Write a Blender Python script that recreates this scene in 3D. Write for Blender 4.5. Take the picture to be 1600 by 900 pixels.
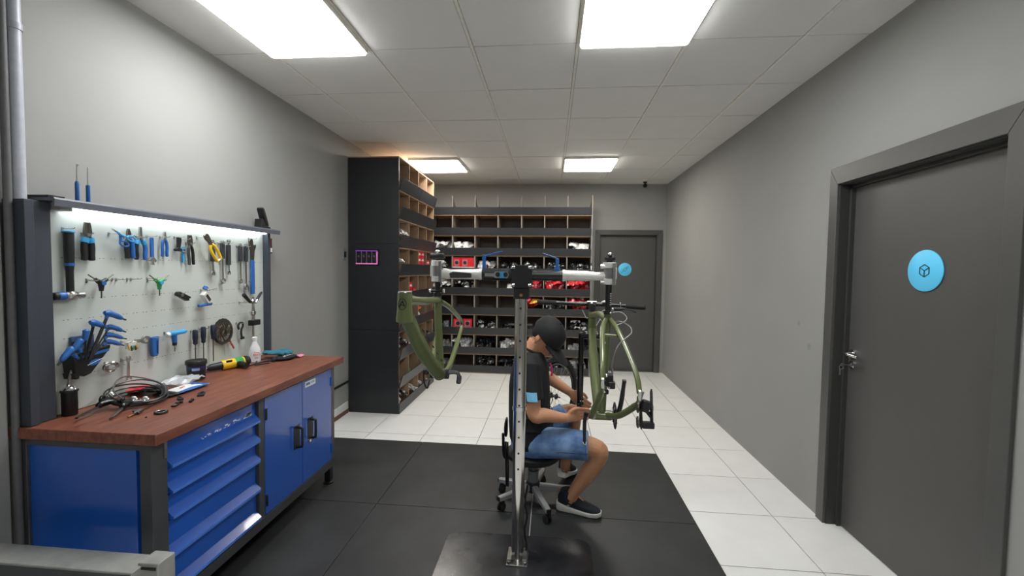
import bpy, bmesh, math, random
from mathutils import Vector, Matrix
from math import pi, sin, cos, radians as RAD
random.seed(7)
SC = bpy.context.scene
COL = SC.collection
for o in list(bpy.data.objects): bpy.data.objects.remove(o, do_unlink=True)

# ------------------------------------------------------------------ camera
CZ, CEIL = 1.546, 2.866          # eye height, ceiling height
XL, XR, YB, YF = -2.14, 1.723, 6.713, -2.6   # left wall, right wall, back wall, wall behind the viewer
cd = bpy.data.cameras.new('camera'); cam = bpy.data.objects.new('camera', cd); COL.objects.link(cam)
cd.sensor_width = 36.0; cd.lens = 672.69 / 1600 * 36.0; cd.clip_start = 0.02; cd.clip_end = 60
_r = Vector((0.99582859, 0.09019965, 0.01376419)); _u = Vector((-0.01754148, 0.04121901, 0.99899614)); _f = Vector((-0.08954175, 0.99507036, -0.0426293))
_m = Matrix((_r, _u, -_f)).transposed().to_4x4(); _m.translation = (0, 0, CZ); cam.matrix_world = _m
SC.camera = cam
# ------------------------------------------------------------------ world, exposure
w = bpy.data.worlds.new('world'); SC.world = w; w.use_nodes = True
w.node_tree.nodes['Background'].inputs[0].default_value = (0.8, 0.85, 0.9, 1); w.node_tree.nodes['Background'].inputs[1].default_value = 0.3
SC.view_settings.view_transform = 'Standard'; SC.view_settings.look = 'None'; SC.view_settings.gamma = 1.0
SC.view_settings.use_curve_mapping = False
SC.view_settings.exposure = 1.42
PANEL_STRENGTH, STRIP_STRENGTH = 10.0, 3.6
# ------------------------------------------------------------------ materials
def lin(c): c = c / 255.0; return c / 12.92 if c <= 0.04045 else ((c + 0.055) / 1.055) ** 2.4
def col(h): return (lin(int(h[0:2], 16)), lin(int(h[2:4], 16)), lin(int(h[4:6], 16)), 1.0)
MATS = {}
def mat(name, hexc, rough=0.5, metal=0.0, var=0.08, scale=30.0, bump=0.0, bscale=200.0, trans=0.0, emit=0.0, emitc=None, coat=0.0, alpha=1.0, hex2=None, contrast=None, stretch=None, spec=0.5):
    if name in MATS: return MATS[name]
    m = bpy.data.materials.new(name); m.use_nodes = True; MATS[name] = m
    nt = m.node_tree; b = nt.nodes['Principled BSDF']; L = nt.links
    tc = nt.nodes.new('ShaderNodeTexCoord'); src = tc.outputs['Object']
    if stretch:
        mp = nt.nodes.new('ShaderNodeMapping'); mp.inputs['Scale'].default_value = stretch; L.new(src, mp.inputs['Vector']); src = mp.outputs['Vector']
    nz = nt.nodes.new('ShaderNodeTexNoise'); nz.inputs['Scale'].default_value = scale; nz.inputs['Detail'].default_value = 5; L.new(src, nz.inputs['Vector'])
    rp = nt.nodes.new('ShaderNodeValToRGB'); c = col(hexc)
    if hex2: c0, c1 = c, col(hex2)
    else: c0 = tuple(x * (1 - var) for x in c[:3]) + (1,); c1 = tuple(min(1, x * (1 + var)) for x in c[:3]) + (1,)
    rp.color_ramp.elements[0].color = c0; rp.color_ramp.elements[1].color = c1
    lo, hi = contrast or (0.3, 0.7)
    rp.color_ramp.elements[0].position = lo; rp.color_ramp.elements[1].position = hi
    L.new(nz.outputs['Fac'], rp.inputs['Fac']); L.new(rp.outputs['Color'], b.inputs['Base Color'])
    b.inputs['Roughness'].default_value = rough; b.inputs['Metallic'].default_value = metal
    b.inputs['Specular IOR Level'].default_value = spec
    if trans: b.inputs['Transmission Weight'].default_value = trans
    if coat: b.inputs['Coat Weight'].default_value = coat; b.inputs['Coat Roughness'].default_value = 0.05
    if alpha < 1: b.inputs['Alpha'].default_value = alpha
    if emit: b.inputs['Emission Color'].default_value = col(emitc or hexc); b.inputs['Emission Strength'].default_value = emit
    if bump:
        n2 = nt.nodes.new('ShaderNodeTexNoise'); n2.inputs['Scale'].default_value = bscale; n2.inputs['Detail'].default_value = 4; L.new(src, n2.inputs['Vector'])
        bp = nt.nodes.new('ShaderNodeBump'); bp.inputs['Strength'].default_value = bump; bp.inputs['Distance'].default_value = 0.002
        L.new(n2.outputs['Fac'], bp.inputs['Height']); L.new(bp.outputs['Normal'], b.inputs['Normal'])
    return m
# ------------------------------------------------------------------ mesh builder
def V(*a): return Vector(a)
def frame_of(d, up=None):
    d = Vector(d).normalized()
    a = Vector(up) if up is not None else (Vector((0, 0, 1)) if abs(d.z) < 0.92 else Vector((1, 0, 0)))
    u = a.cross(d); u = u.normalized() if u.length > 1e-6 else Vector((1, 0, 0)); v = d.cross(u).normalized()
    return u, v
class MB:
    def __init__(s): s.v = []; s.f = []
    def add(s, vs, fs):
        n = len(s.v); s.v += [Vector(p) for p in vs]; s.f += [tuple(i + n for i in f) for f in fs]; return s
    def box(s, x0, x1, y0, y1, z0, z1):
        vs = [(x, y, z) for z in (z0, z1) for y in (y0, y1) for x in (x0, x1)]
        return s.add(vs, [(0, 2, 3, 1), (4, 5, 7, 6), (0, 1, 5, 4), (2, 6, 7, 3), (0, 4, 6, 2), (1, 3, 7, 5)])
    def obox(s, c, size, rot=None):
        a, b, d = size[0] / 2, size[1] / 2, size[2] / 2; c = Vector(c)
        vs = [Vector((x, y, z)) for z in (-d, d) for y in (-b, b) for x in (-a, a)]
        if rot is not None: vs = [rot @ p for p in vs]
        return s.add([c + p for p in vs], [(0, 2, 3, 1), (4, 5, 7, 6), (0, 1, 5, 4), (2, 6, 7, 3), (0, 4, 6, 2), (1, 3, 7, 5)])
    def bar(s, p0, p1, w, h, up=None):
        p0, p1 = Vector(p0), Vector(p1); u, v = frame_of(p1 - p0, up)
        return s.loft([[p + u * (i * w / 2) + v * (j * h / 2) for i, j in ((-1, -1), (1, -1), (1, 1), (-1, 1))] for p in (p0, p1)])
    def loft(s, rings, cap=True, closed=False):
        n = len(rings[0]); vs = [p for r in rings for p in r]; fs = []; k = len(rings)
        for i in range(k if closed else k - 1):
            a, b = i * n, ((i + 1) % k) * n
            for j in range(n): fs.append((a + j, a + (j + 1) % n, b + (j + 1) % n, b + j))
        if cap and not closed: fs.append(tuple(reversed(range(n)))); fs.append(tuple((k - 1) * n + j for j in range(n)))
        return s.add(vs, fs)
    def tube(s, pts, r, n=10, closed=False, cap=True, up=None, flat=1.0):
        pts = [Vector(p) for p in pts]; k = len(pts); rs = r if isinstance(r, (list, tuple)) else [r] * k
        rings = []; u = None
        for i, p in enumerate(pts):
            if closed: d = pts[(i + 1) % k] - pts[i - 1]
            else: d = pts[min(i + 1, k - 1)] - pts[max(i - 1, 0)]
            if d.length < 1e-9: d = Vector((0, 0, 1))
            d.normalize()
            if u is None: u, v = frame_of(d, up)
            else:
                u = u - d * u.dot(d)
                if u.length < 1e-6: u, v = frame_of(d)
                u.normalize(); v = d.cross(u)
            rings.append([p + (u * cos(2 * pi * j / n) + v * sin(2 * pi * j / n) * flat) * rs[i] for j in range(n)])
        return s.loft(rings, cap, closed)
    def cyl(s, p0, p1, r0, r1=None, n=16): return s.tube([p0, p1], [r0, r0 if r1 is None else r1], n)
    def lathe(s, prof, c=(0, 0, 0), axis=(0, 0, 1), n=20):
        c = Vector(c); a = Vector(axis).normalized(); u, v = frame_of(a)
        rings = [[c + a * z + (u * cos(2 * pi * j / n) + v * sin(2 * pi * j / n)) * max(r, 1e-5) for j in range(n)] for r, z in prof]
        return s.loft(rings)
    def sph(s, c, r, nu=14, nv=9, rot=None):
        c = Vector(c); rx, ry, rz = (r, r, r) if not isinstance(r, (list, tuple)) else r
        rings = []
        for i in range(nv):
            t = pi * (i + 0.02) / (nv - 1 + 0.04) - pi / 2
            ring = [Vector((rx * cos(t) * cos(2 * pi * j / nu), ry * cos(t) * sin(2 * pi * j / nu), rz * sin(t))) for j in range(nu)]
            rings.append([c + (rot @ p if rot is not None else p) for p in ring])
        return s.loft(rings)
    def torus(s, c, R, r, axis=(0, 0, 1), n=32, m=8, sq=(1, 1)):
        a = Vector(axis).normalized(); u, v = frame_of(a); c = Vector(c)
        return s.tube([c + (u * cos(2 * pi * j / n) * sq[0] + v * sin(2 * pi * j / n) * sq[1]) * R for j in range(n)], r, m, closed=True)
    def ext(s, poly, axis, a, b):
        """extrude a polygon: axis 'x' -> poly in (y,z); 'y' -> (x,z); 'z' -> (x,y)"""
        def P(p, t): return {'x': (t, p[0], p[1]), 'y': (p[0], t, p[1]), 'z': (p[0], p[1], t)}[axis]
        return s.loft([[Vector(P(p, t)) for p in poly] for t in (a, b)])
    def ringext(s, outer, inner, axis, a, b):
        def P(p, t): return Vector({'x': (t, p[0], p[1]), 'y': (p[0], t, p[1]), 'z': (p[0], p[1], t)}[axis])
        rings = [[P(p, a) for p in outer], [P(p, b) for p in outer], [P(p, b) for p in inner], [P(p, a) for p in inner]]
        return s.loft(rings, closed=True)
    def xf(s, M):
        s.v = [M @ p for p in s.v]; return s
    def shift(s, d):
        d = Vector(d); s.v = [p + d for p in s.v]; return s
    def mesh(s, name, m=None, sharp=38, flat=False):
        me = bpy.data.meshes.new(name); me.from_pydata([tuple(p) for p in s.v], [], s.f)
        bm = bmesh.new(); bm.from_mesh(me); bmesh.ops.recalc_face_normals(bm, faces=bm.faces); bm.to_mesh(me); bm.free()
        if not flat:
            me.shade_smooth(); me.set_sharp_from_angle(angle=RAD(sharp))
        if m is not None: me.materials.append(m)
        me.update(); return me
def circ(r, n=24, c=(0, 0), ph=0.0, sy=1.0): return [(c[0] + r * cos(2 * pi * j / n + ph), c[1] + r * sy * sin(2 * pi * j / n + ph)) for j in range(n)]
def rrect(x0, x1, y0, y1, r, n=5):
    out = []
    for cx, cy, a in ((x1 - r, y0 + r, -pi / 2), (x1 - r, y1 - r, 0), (x0 + r, y1 - r, pi / 2), (x0 + r, y0 + r, pi)):
        out += [(cx + r * cos(a + pi / 2 * i / n), cy + r * sin(a + pi / 2 * i / n)) for i in range(n + 1)]
    return out
def arc(c, r, a0, a1, n, f): return [f(c[0] + r * cos(a0 + (a1 - a0) * i / n), c[1] + r * sin(a0 + (a1 - a0) * i / n)) for i in range(n + 1)]
def cr(pts, k=6, closed=False):
    """Catmull-Rom through points"""
    P = [Vector(p) for p in pts]; out = []; n = len(P)
    for i in range(n if closed else n - 1):
        p0, p1, p2, p3 = (P[(i - 1) % n], P[i], P[(i + 1) % n], P[(i + 2) % n]) if closed else (P[max(i - 1, 0)], P[i], P[i + 1], P[min(i + 2, n - 1)])
        for j in range(k):
            t = j / k
            out.append(0.5 * ((2 * p1) + (p2 - p0) * t + (2 * p0 - 5 * p1 + 4 * p2 - p3) * t * t + (3 * p1 - p0 - 3 * p2 + p3) * t ** 3))
    if not closed: out.append(P[-1])
    return out
# ------------------------------------------------------------------ objects
def props(o, label=None, cat=None, group=None, kind=None):
    for k, v in (('label', label), ('category', cat), ('group', group), ('kind', kind)):
        if v: o[k] = v
    return o
def link(name, data, parent=None, loc=(0, 0, 0)):
    o = bpy.data.objects.new(name, data); COL.objects.link(o); o.location = loc
    if parent is not None: o.parent = parent
    return o
def base(o):
    p = Vector((0, 0, 0))
    while o is not None: p += o.location; o = o.parent
    return p
def thing(name, label, cat, loc=(0, 0, 0), group=None, rz=0.0, rot=None):
    o = link(name, None, None, loc); o.empty_display_size = 0.05
    o.rotation_euler = rot if rot else (0, 0, rz)
    return props(o, label, cat, group)
def bevel(o, wd, seg=2):
    if wd:
        b = o.modifiers.new('bevel', 'BEVEL'); b.width = wd; b.segments = seg; b.limit_method = 'ANGLE'; b.angle_limit = RAD(40); b.harden_normals = True
    return o
def part(name, mb, m, parent, label=None, bev=0, world=False, sharp=38, flat=False, kind=None):
    """mesh child of a thing; world=True when the builder used world coordinates"""
    if world: mb.shift(-base(parent))
    o = link(name, mb.mesh(name, m, sharp, flat), parent); bevel(o, bev)
    return props(o, label, None, None, kind)
def solo(name, mb, m, label, cat, loc=None, group=None, bev=0, world=False, sharp=38, flat=False, rz=0.0, rot=None):
    if world and loc is not None: mb.shift(-Vector(loc))
    o = link(name, mb.mesh(name, m, sharp, flat), None, loc or (0, 0, 0)); bevel(o, bev)
    o.rotation_euler = rot if rot else (0, 0, rz)
    return props(o, label, cat, group)
def struct(name, mb, m, parent=None, bev=0):
    o = link(name, mb.mesh(name, m), parent); bevel(o, bev)
    if parent is None: o['kind'] = 'structure'
    return o
def dup(root, loc, label=None, group=None, rz=None):
    r = root.copy(); COL.objects.link(r); r.location = loc
    if rz is not None: r.rotation_euler = (0, 0, rz)
    if label: r['label'] = label
    if group: r['group'] = group
    for ch in list(root.children):
        c = ch.copy(); COL.objects.link(c); c.parent = r
        for g in list(ch.children):
            d = g.copy(); COL.objects.link(d); d.parent = c
    return r
def text_mesh(body, size, m, name, parent, mw, ext=0.0008):
    """flat raised lettering; mw places the text plane in the parent's space"""
    cu = bpy.data.curves.new(name, 'FONT'); cu.body = body; cu.size = size; cu.extrude = ext; cu.align_x = 'CENTER'; cu.align_y = 'CENTER'; cu.resolution_u = 2
    tmp = bpy.data.objects.new('tmp_text', cu); COL.objects.link(tmp)
    dg = bpy.context.evaluated_depsgraph_get(); me = bpy.data.meshes.new_from_object(tmp.evaluated_get(dg))
    bpy.data.objects.remove(tmp, do_unlink=True)
    me.transform(mw); me.materials.clear(); me.materials.append(m)
    return link(name, me, parent)
def remesh(mb, name, m, voxel, smooth=6, parent=None, label=None):
    """fuse overlapping volumes into one continuous surface"""
    me = bpy.data.meshes.new('tmp'); me.from_pydata([tuple(p) for p in mb.v], [], mb.f)
    bm = bmesh.new(); bm.from_mesh(me); bmesh.ops.recalc_face_normals(bm, faces=bm.faces); bm.to_mesh(me); bm.free()
    t = bpy.data.objects.new('tmp', me); COL.objects.link(t)
    r = t.modifiers.new('r', 'REMESH'); r.mode = 'VOXEL'; r.voxel_size = voxel
    if smooth:
        q = t.modifiers.new('s', 'SMOOTH'); q.iterations = smooth; q.factor = 0.5
    dg = bpy.context.evaluated_depsgraph_get(); out = bpy.data.meshes.new_from_object(t.evaluated_get(dg))
    bpy.data.objects.remove(t, do_unlink=True)
    out.name = name; out.shade_smooth(); out.materials.clear(); out.materials.append(m)
    return link(name, out, parent)
# shared materials
M_WALL = mat('wall_paint', '979794', 0.75, var=0.02, scale=3, bump=0.05, bscale=350, spec=0.3)
M_WALLR = M_WALL.copy(); M_WALLR.name = 'wall_paint_scuffed'
_nt = M_WALLR.node_tree; _b = _nt.nodes['Principled BSDF']; _src = _b.inputs['Base Color'].links[0].from_socket
_g = _nt.nodes.new('ShaderNodeNewGeometry')
for _p, _r in (((1.723, 3.02, 1.06), 0.028), ((1.723, 3.15, 1.20), 0.020)):   # two greasy finger marks on the paint
    _d = _nt.nodes.new('ShaderNodeVectorMath'); _d.operation = 'DISTANCE'; _d.inputs[1].default_value = _p; _nt.links.new(_g.outputs['Position'], _d.inputs[0])
    _k = _nt.nodes.new('ShaderNodeMapRange'); _k.inputs['From Min'].default_value = _r * 0.6; _k.inputs['From Max'].default_value = _r; _k.inputs['To Min'].default_value = 0.30; _k.inputs['To Max'].default_value = 0.0; _nt.links.new(_d.outputs['Value'], _k.inputs['Value'])
    _x = _nt.nodes.new('ShaderNodeMixRGB'); _x.inputs['Color2'].default_value = (0.13, 0.13, 0.12, 1); _nt.links.new(_k.outputs['Result'], _x.inputs['Fac']); _nt.links.new(_src, _x.inputs['Color1']); _src = _x.outputs['Color']
_nt.links.new(_src, _b.inputs['Base Color'])
M_TILE = mat('floor_tile', 'f2f2ef', 0.22, var=0.02, scale=6)
M_GROUT = mat('grout', '6f6d68', 0.9)
M_CTILE = mat('ceiling_tile', 'e0dfdb', 0.9, var=0.015, scale=4, bump=0.05, bscale=300)
M_CBAR = mat('ceiling_bar', 'e6e4da', 0.5)
M_CVOID = mat('ceiling_void', '35332f', 0.9)
M_DOOR = mat('door_grey', '535250', 0.42, var=0.03, scale=12, bump=0.03, bscale=500)
M_DOORF = mat('door_frame_grey', '50504e', 0.38, var=0.03)
M_JAMB = mat('door_jamb', '3c3c3b', 0.5)
M_CHROME = mat('chrome', 'd8d8d8', 0.12, 1.0, var=0.02)
M_STEEL = mat('brushed_steel', 'b5b4b0', 0.3, 1.0, var=0.06, scale=60)
M_ALU = mat('cast_aluminium', 'e2e1dc', 0.42, 0.3, var=0.05, scale=40)
M_BLACK = mat('black_plastic', '17181a', 0.45, var=0.1)
M_BLACKG = mat('black_gloss', '0e0f10', 0.2, var=0.1)
M_RUBBER = mat('black_rubber', '1b1b1c', 0.8, var=0.15, scale=80, bump=0.2)
M_MAT = mat('rubber_mat', '2e2f30', 0.5, var=0.28, scale=4, bump=0.12, bscale=260)
M_BLUE = mat('blue_enamel', '1a57b6', 0.25, var=0.03, scale=8, coat=0.6)
M_BLUEH = mat('blue_handle', '2b66ae', 0.38, var=0.06)
M_LBLUE = mat('light_blue', '3fa3dd', 0.4, var=0.03)
M_SIGN = mat('sign_blue', '62d2ff', 0.45, var=0.01)
M_NAVY = mat('navy', '1b2336', 0.5)
M_DKSTEEL = mat('dark_grey_steel', '4a4b4e', 0.42, 0.2, var=0.06, scale=15)
M_SLATE = mat('slate_post', '3b4049', 0.45, var=0.05)
M_BOARD = mat('pegboard_paint', 'c2c8c2', 0.5, var=0.02, scale=5)
M_WOOD = mat('worktop_wood', '5e3226', 0.4, hex2='905743', scale=9, contrast=(0.25, 0.75), stretch=(7.0, 0.7, 4.0), bump=0.1, bscale=60)
M_MELB = mat('black_melamine', '222427', 0.42, var=0.05, scale=20)
M_MELG = mat('fascia_melamine', '323437', 0.36, var=0.08, scale=25)
M_MDF = mat('mdf_tan', 'a58a70', 0.7, var=0.05, scale=40)
M_MDFE = mat('mdf_edge', '8f8880', 0.7, var=0.05)
M_RED = mat('red_plastic', 'd62730', 0.4, var=0.06)
M_WHITE = mat('white_plastic', 'e9e9e6', 0.4, var=0.02)
M_YELLOW = mat('yellow_plastic', 'e9bf22', 0.4)
M_GREEN = mat('green_plastic', '2e9a52', 0.4)
M_OLIVE = mat('olive_paint', '616a41', 0.33, var=0.04, coat=0.4)
M_BRASS = mat('brass', 'c79a54', 0.3, 1.0)
M_GOLD = M_BRASS
M_HOSE = mat('hose_black', '1f1f20', 0.35)
M_PURPLE = mat('purple_glow', '8f4fd0', 0.4, emit=0.05, emitc='9a3fd8')
M_PINK = mat('pink_glow', 'ff8fd8', 0.4, emit=0.08, emitc='ff7fd0')
M_LAMP = mat('panel_diffuser', 'ffffff', 0.5, emit=PANEL_STRENGTH, emitc='fdfeff')
M_LAMPW = mat('panel_diffuser_warm', 'ffffff', 0.5, emit=PANEL_STRENGTH, emitc='fffaf0')
M_STRIP = mat('led_strip', 'ffffff', 0.5, emit=STRIP_STRENGTH, emitc='f4fbff')
M_FRAMEW = mat('lamp_frame_white', 'e8e5da', 0.4)
# ================================================================== room shell
fl = struct('floor', MB().box(XL - 0.15, XR + 0.45, YF - 0.15, YB + 0.15, -0.12, -0.006), M_GROUT)
S = 0.5155; g = 0.006
def tile_mesh(x0, x1, y0, y1, z0, z1, nm, m, bv=0.0):
    return MB().box(x0, x1, y0, y1, z0, z1).mesh(nm, m)
xs = [-1.661 + S * i for i in range(-1, 8)]; ys = [5.9125 - S * k for k in range(-2, 18)]
cache = {}
def clipped(a, b, lo, hi): return max(a, lo), min(b, hi)
for xa in xs:
    for yb in ys:
        x0, x1 = clipped(xa + g / 2, xa + S - g / 2, XL, XR + 0.30); y0, y1 = clipped(yb - S + g / 2, yb - g / 2, YF, YB)
        if x1 - x0 < 0.03 or y1 - y0 < 0.03: continue
        key = (round(x1 - x0, 3), round(y1 - y0, 3))
        if key not in cache: cache[key] = MB().box(-key[0] / 2, key[0] / 2, -key[1] / 2, key[1] / 2, -0.006, 0).mesh('floor_tile', M_TILE)
        link('floor_tile', cache[key], fl, ((x0 + x1) / 2, (y0 + y1) / 2, random.uniform(-0.0004, 0)))
# ceiling
ce = struct('ceiling', MB().box(XL - 0.15, XR + 0.15, YF - 0.15, YB + 0.15, CEIL + 0.014, CEIL + 0.12), M_CVOID)
T = 0.625
cxs = [-1.742 + T * i for i in range(-1, 7)]; cys = [2.582 + T * j for j in range(-9, 7)]
lamps = [(-1.742, 1.957, 0), (0.133, 1.957, 0), (-1.742, 5.082, 1), (0.133, 5.082, 1), (0.133, -1.168, 0)]
cache = {}
for xa in cxs:
    for ya in cys:
        if any(abs(xa - l[0]) < 0.01 and abs(ya - l[1]) < 0.02 for l in lamps): pass
        x0, x1 = clipped(xa + 0.0115, xa + T - 0.0115, XL, XR); y0, y1 = clipped(ya + 0.0035, ya + T - 0.0035, YF, YB)
        if x1 - x0 < 0.03 or y1 - y0 < 0.03: continue
        key = (round(x1 - x0, 3), round(y1 - y0, 3))
        if key not in cache: cache[key] = MB().box(-key[0] / 2, key[0] / 2, -key[1] / 2, key[1] / 2, 0, 0.014).mesh('ceiling_panel', M_CTILE)
        o = link('ceiling_panel', cache[key], ce, ((x0 + x1) / 2, (y0 + y1) / 2, CEIL + random.uniform(-0.0015, 0.001)))
        o.rotation_euler = (random.uniform(-0.0015, 0.0015), random.uniform(-0.0015, 0.0015), 0)
for xa in cxs[1:-1]:
    for i in range(3):
        ya = YF + i * (YB - YF) / 3
        struct('ceiling_runner', MB().box(xa - 0.0085, xa + 0.0085, ya, ya + (YB - YF) / 3 - 0.002, CEIL - 0.003, CEIL + 0.012), M_CBAR, ce)
# walls
struct('wall_left', MB().box(XL - 0.15, XL, YF, YB, 0, CEIL + 0.02), M_WALL)
struct('wall_pilaster', MB().box(XL, XL + 0.035, YF, 1.475, 0, CEIL), M_WALL)
D0, D1, DH = 1.80, 2.782, 2.09       # right-hand doorway in the wall (y range, height)
struct('wall_right', MB().box(XR, XR + 0.15, D1, YB, 0, CEIL + 0.02).box(XR, XR + 0.15, YF, D0, 0, CEIL + 0.02).box(XR, XR + 0.15, D0, D1, DH, CEIL + 0.02), M_WALLR)
B0, B1, BH = 0.735, 1.595, 2.10      # doorway in the back wall
struct('wall_back', MB().box(XL - 0.15, B0, YB, YB + 0.15, 0, CEIL + 0.02).box(B1, XR + 0.15, YB, YB + 0.15, 0, CEIL + 0.02).box(B0, B1, YB, YB + 0.15, BH, CEIL + 0.02), M_WALL)
struct('wall_front', MB().box(XL - 0.15, XR + 0.15, YF - 0.15, YF, 0, CEIL + 0.02), M_WALL)
M_BASEW = mat('baseboard_white', 'dcdcd8', 0.5); M_BASEB = mat('baseboard_brown', '6d4a38', 0.6)
bb = struct('baseboard_left', MB().box(XL, XL + 0.012, 1.0, 4.36, 0.045, 0.12), M_BASEW)
part('lower_strip', MB().box(XL, XL + 0.014, 1.0, 4.36, 0, 0.045), M_BASEB, bb)
# right door
d1 = props(link('door_1', None), 'dark grey flush door in the right wall with round blue cube sign', None, None, 'structure')
part('leaf', MB().box(XR + 0.075, XR + 0.115, D0 + 0.012, D1 - 0.012, 0.006, DH - 0.012), M_DOOR, d1, bev=0.002)
part('jamb', MB().box(XR - 0.002, XR + 0.15, D1 - 0.012, D1, 0, DH).box(XR + 0.052, XR + 0.075, D1 - 0.030, D1 - 0.012, 0, DH - 0.012), M_JAMB, d1)
part('jamb', MB().box(XR - 0.002, XR + 0.15, D0, D0 + 0.012, 0, DH).box(XR + 0.052, XR + 0.075, D0 + 0.012, D0 + 0.030, 0, DH - 0.012), M_DOORF, d1)
part('head_jamb', MB().box(XR - 0.002, XR + 0.15, D0, D1, DH - 0.012, DH).box(XR + 0.052, XR + 0.075, D0 + 0.012, D1 - 0.012, DH - 0.030, DH - 0.012), M_JAMB, d1)
part('architrave', MB().ext([(D1 - 0.006, 0), (D1 + 0.066, 0), (D1 + 0.066, 2.188), (D1 - 0.006, DH - 0.006)], 'x', XR - 0.018, XR), M_DOORF, d1, bev=0.003)
part('architrave', MB().ext([(D0 + 0.006, 0), (D0 - 0.066, 0), (D0 - 0.066, 2.188), (D0 + 0.006, DH - 0.006)], 'x', XR - 0.018, XR), M_DOORF, d1, bev=0.003)
part('head_architrave', MB().ext([(D0 + 0.006, DH - 0.006), (D1 - 0.006, DH - 0.006), (D1 + 0.066, 2.188), (D0 - 0.066, 2.188)], 'x', XR - 0.018, XR), M_DOORF, d1, bev=0.003)
hz, hy, hx = 1.075, 2.715, XR + 0.075
hd = part('door_handle', MB().lathe([(0.025, 0), (0.025, -0.008), (0.012, -0.011), (0.010, -0.05)], (hx, hy, hz), (1, 0, 0)).tube(cr([(hx - 0.045, hy, hz), (hx - 0.053, hy - 0.03, hz), (hx - 0.052, hy - 0.115, hz - 0.002)], 4), [0.010] * 8 + [0.008], 12), M_CHROME, d1, 'chrome lever handle')
part('lock_rosette', MB().lathe([(0.024, 0), (0.024, -0.008), (0.012, -0.010), (0.010, -0.016)], (hx, hy, hz - 0.068), (1, 0, 0)), M_CHROME, d1)
ky = part('key', MB().box(hx - 0.05, hx - 0.014, hy - 0.0012, hy + 0.0012, hz - 0.072, hz - 0.064).lathe([(0.011, -0.0012), (0.011, 0.0012)], (hx - 0.056, hy, hz - 0.068), (0, 1, 0), 14), M_STEEL, d1, 'key left in the lock')
part('spare_key', MB().tube(arc((hx - 0.062, hz - 0.082), 0.012, 0, 2 * pi, 16, lambda a, b: (a, hy, b)), 0.0012, 5).obox((hx - 0.066, hy + 0.004, hz - 0.112), (0.010, 0.002, 0.04)), M_STEEL, d1)
# back door
d2 = props(link('door_2', None), 'dark grey flush door in the back wall with round blue sign', None, None, 'structure')
part('leaf', MB().box(B0 + 0.012, B1 - 0.012, YB + 0.045, YB + 0.085, 0.006, BH - 0.012), M_DOOR, d2, bev=0.002)
part('jamb', MB().box(B0, B0 + 0.012, YB - 0.002, YB + 0.15, 0, BH), M_JAMB, d2)
part('jamb', MB().box(B1 - 0.012, B1, YB - 0.002, YB + 0.15, 0, BH), M_JAMB, d2)
part('head_jamb', MB().box(B0, B1, YB - 0.002, YB + 0.15, BH - 0.012, BH), M_JAMB, d2)
part('architrave', MB().ext([(B0 + 0.004, 0), (B0 - 0.072, 0), (B0 - 0.072, 2.172), (B0 + 0.004, BH - 0.004)], 'y', YB - 0.018, YB), M_DOORF, d2, bev=0.003)
part('architrave', MB().ext([(B1 - 0.004, 0), (B1 + 0.072, 0), (B1 + 0.072, 2.172), (B1 - 0.004, BH - 0.004)], 'y', YB - 0.018, YB), M_DOORF, d2, bev=0.003)
part('head_architrave', MB().ext([(B0 + 0.004, BH - 0.004), (B1 - 0.004, BH - 0.004), (B1 + 0.072, 2.172), (B0 - 0.072, 2.172)], 'y', YB - 0.018, YB), M_DOORF, d2, bev=0.003)
part('door_handle', MB().lathe([(0.024, 0), (0.024, -0.008), (0.01, -0.011), (0.01, -0.05)], (0.80, YB + 0.045, 1.05), (0, 1, 0)).tube([(0.80, YB, 1.05), (0.80, YB - 0.006, 1.05), (0.92, YB - 0.006, 1.05)], 0.009, 10), M_CHROME, d2, 'chrome lever handle')
# door signs
M_INK = mat('sign_ink', '14283c', 0.5)
s1 = thing('door_sign', 'round light blue sign with cube icon on the right-hand door', 'sign', (XR + 0.075, 2.245, 1.568))
part('disc', MB().lathe([(0.098, 0), (0.100, -0.002), (0.100, -0.006), (0.098, -0.0075)], axis=(1, 0, 0), n=48), M_SIGN, s1)
def ico(segs, th, f): 
    m = MB()
    for a, b in segs:
        m.bar(f(*a), f(*b), th, th * 0.4 + 0.001)
    return m
h = 0.030; hexp = [(h * sin(RAD(60 * i)), h * cos(RAD(60 * i))) for i in range(6)]
segs = [(hexp[i], hexp[(i + 1) % 6]) for i in range(6)] + [((0, 0), hexp[i]) for i in (1, 3, 5)]
part('cube_icon', ico(segs, 0.0042, lambda a, b: (-0.0080, -a, b)), M_INK, s1)
s2 = thing('door_sign', 'round light blue sign with plug icon on the back door', 'sign', (1.13, YB + 0.045, 1.573))
part('disc', MB().lathe([(0.098, 0), (0.100, -0.002), (0.100, -0.006), (0.098, -0.0075)], axis=(0, 1, 0), n=40), M_SIGN, s2)
plug = [((-0.058, -0.058), (-0.020, -0.020)), ((-0.026, -0.006), (-0.004, -0.030)), ((-0.026, -0.006), (0.012, 0.024)), ((-0.004, -0.030), (0.030, 0.004)), ((0.012, 0.024), (0.030, 0.004)), ((0.014, 0.018), (0.036, 0.044)), ((0.026, 0.008), (0.056, 0.032)), ((0.036, 0.044), (0.058, 0.052))]
part('plug_icon', ico(plug, 0.006, lambda a, b: (a, -0.0080, b)), M_INK, s2)
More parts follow.
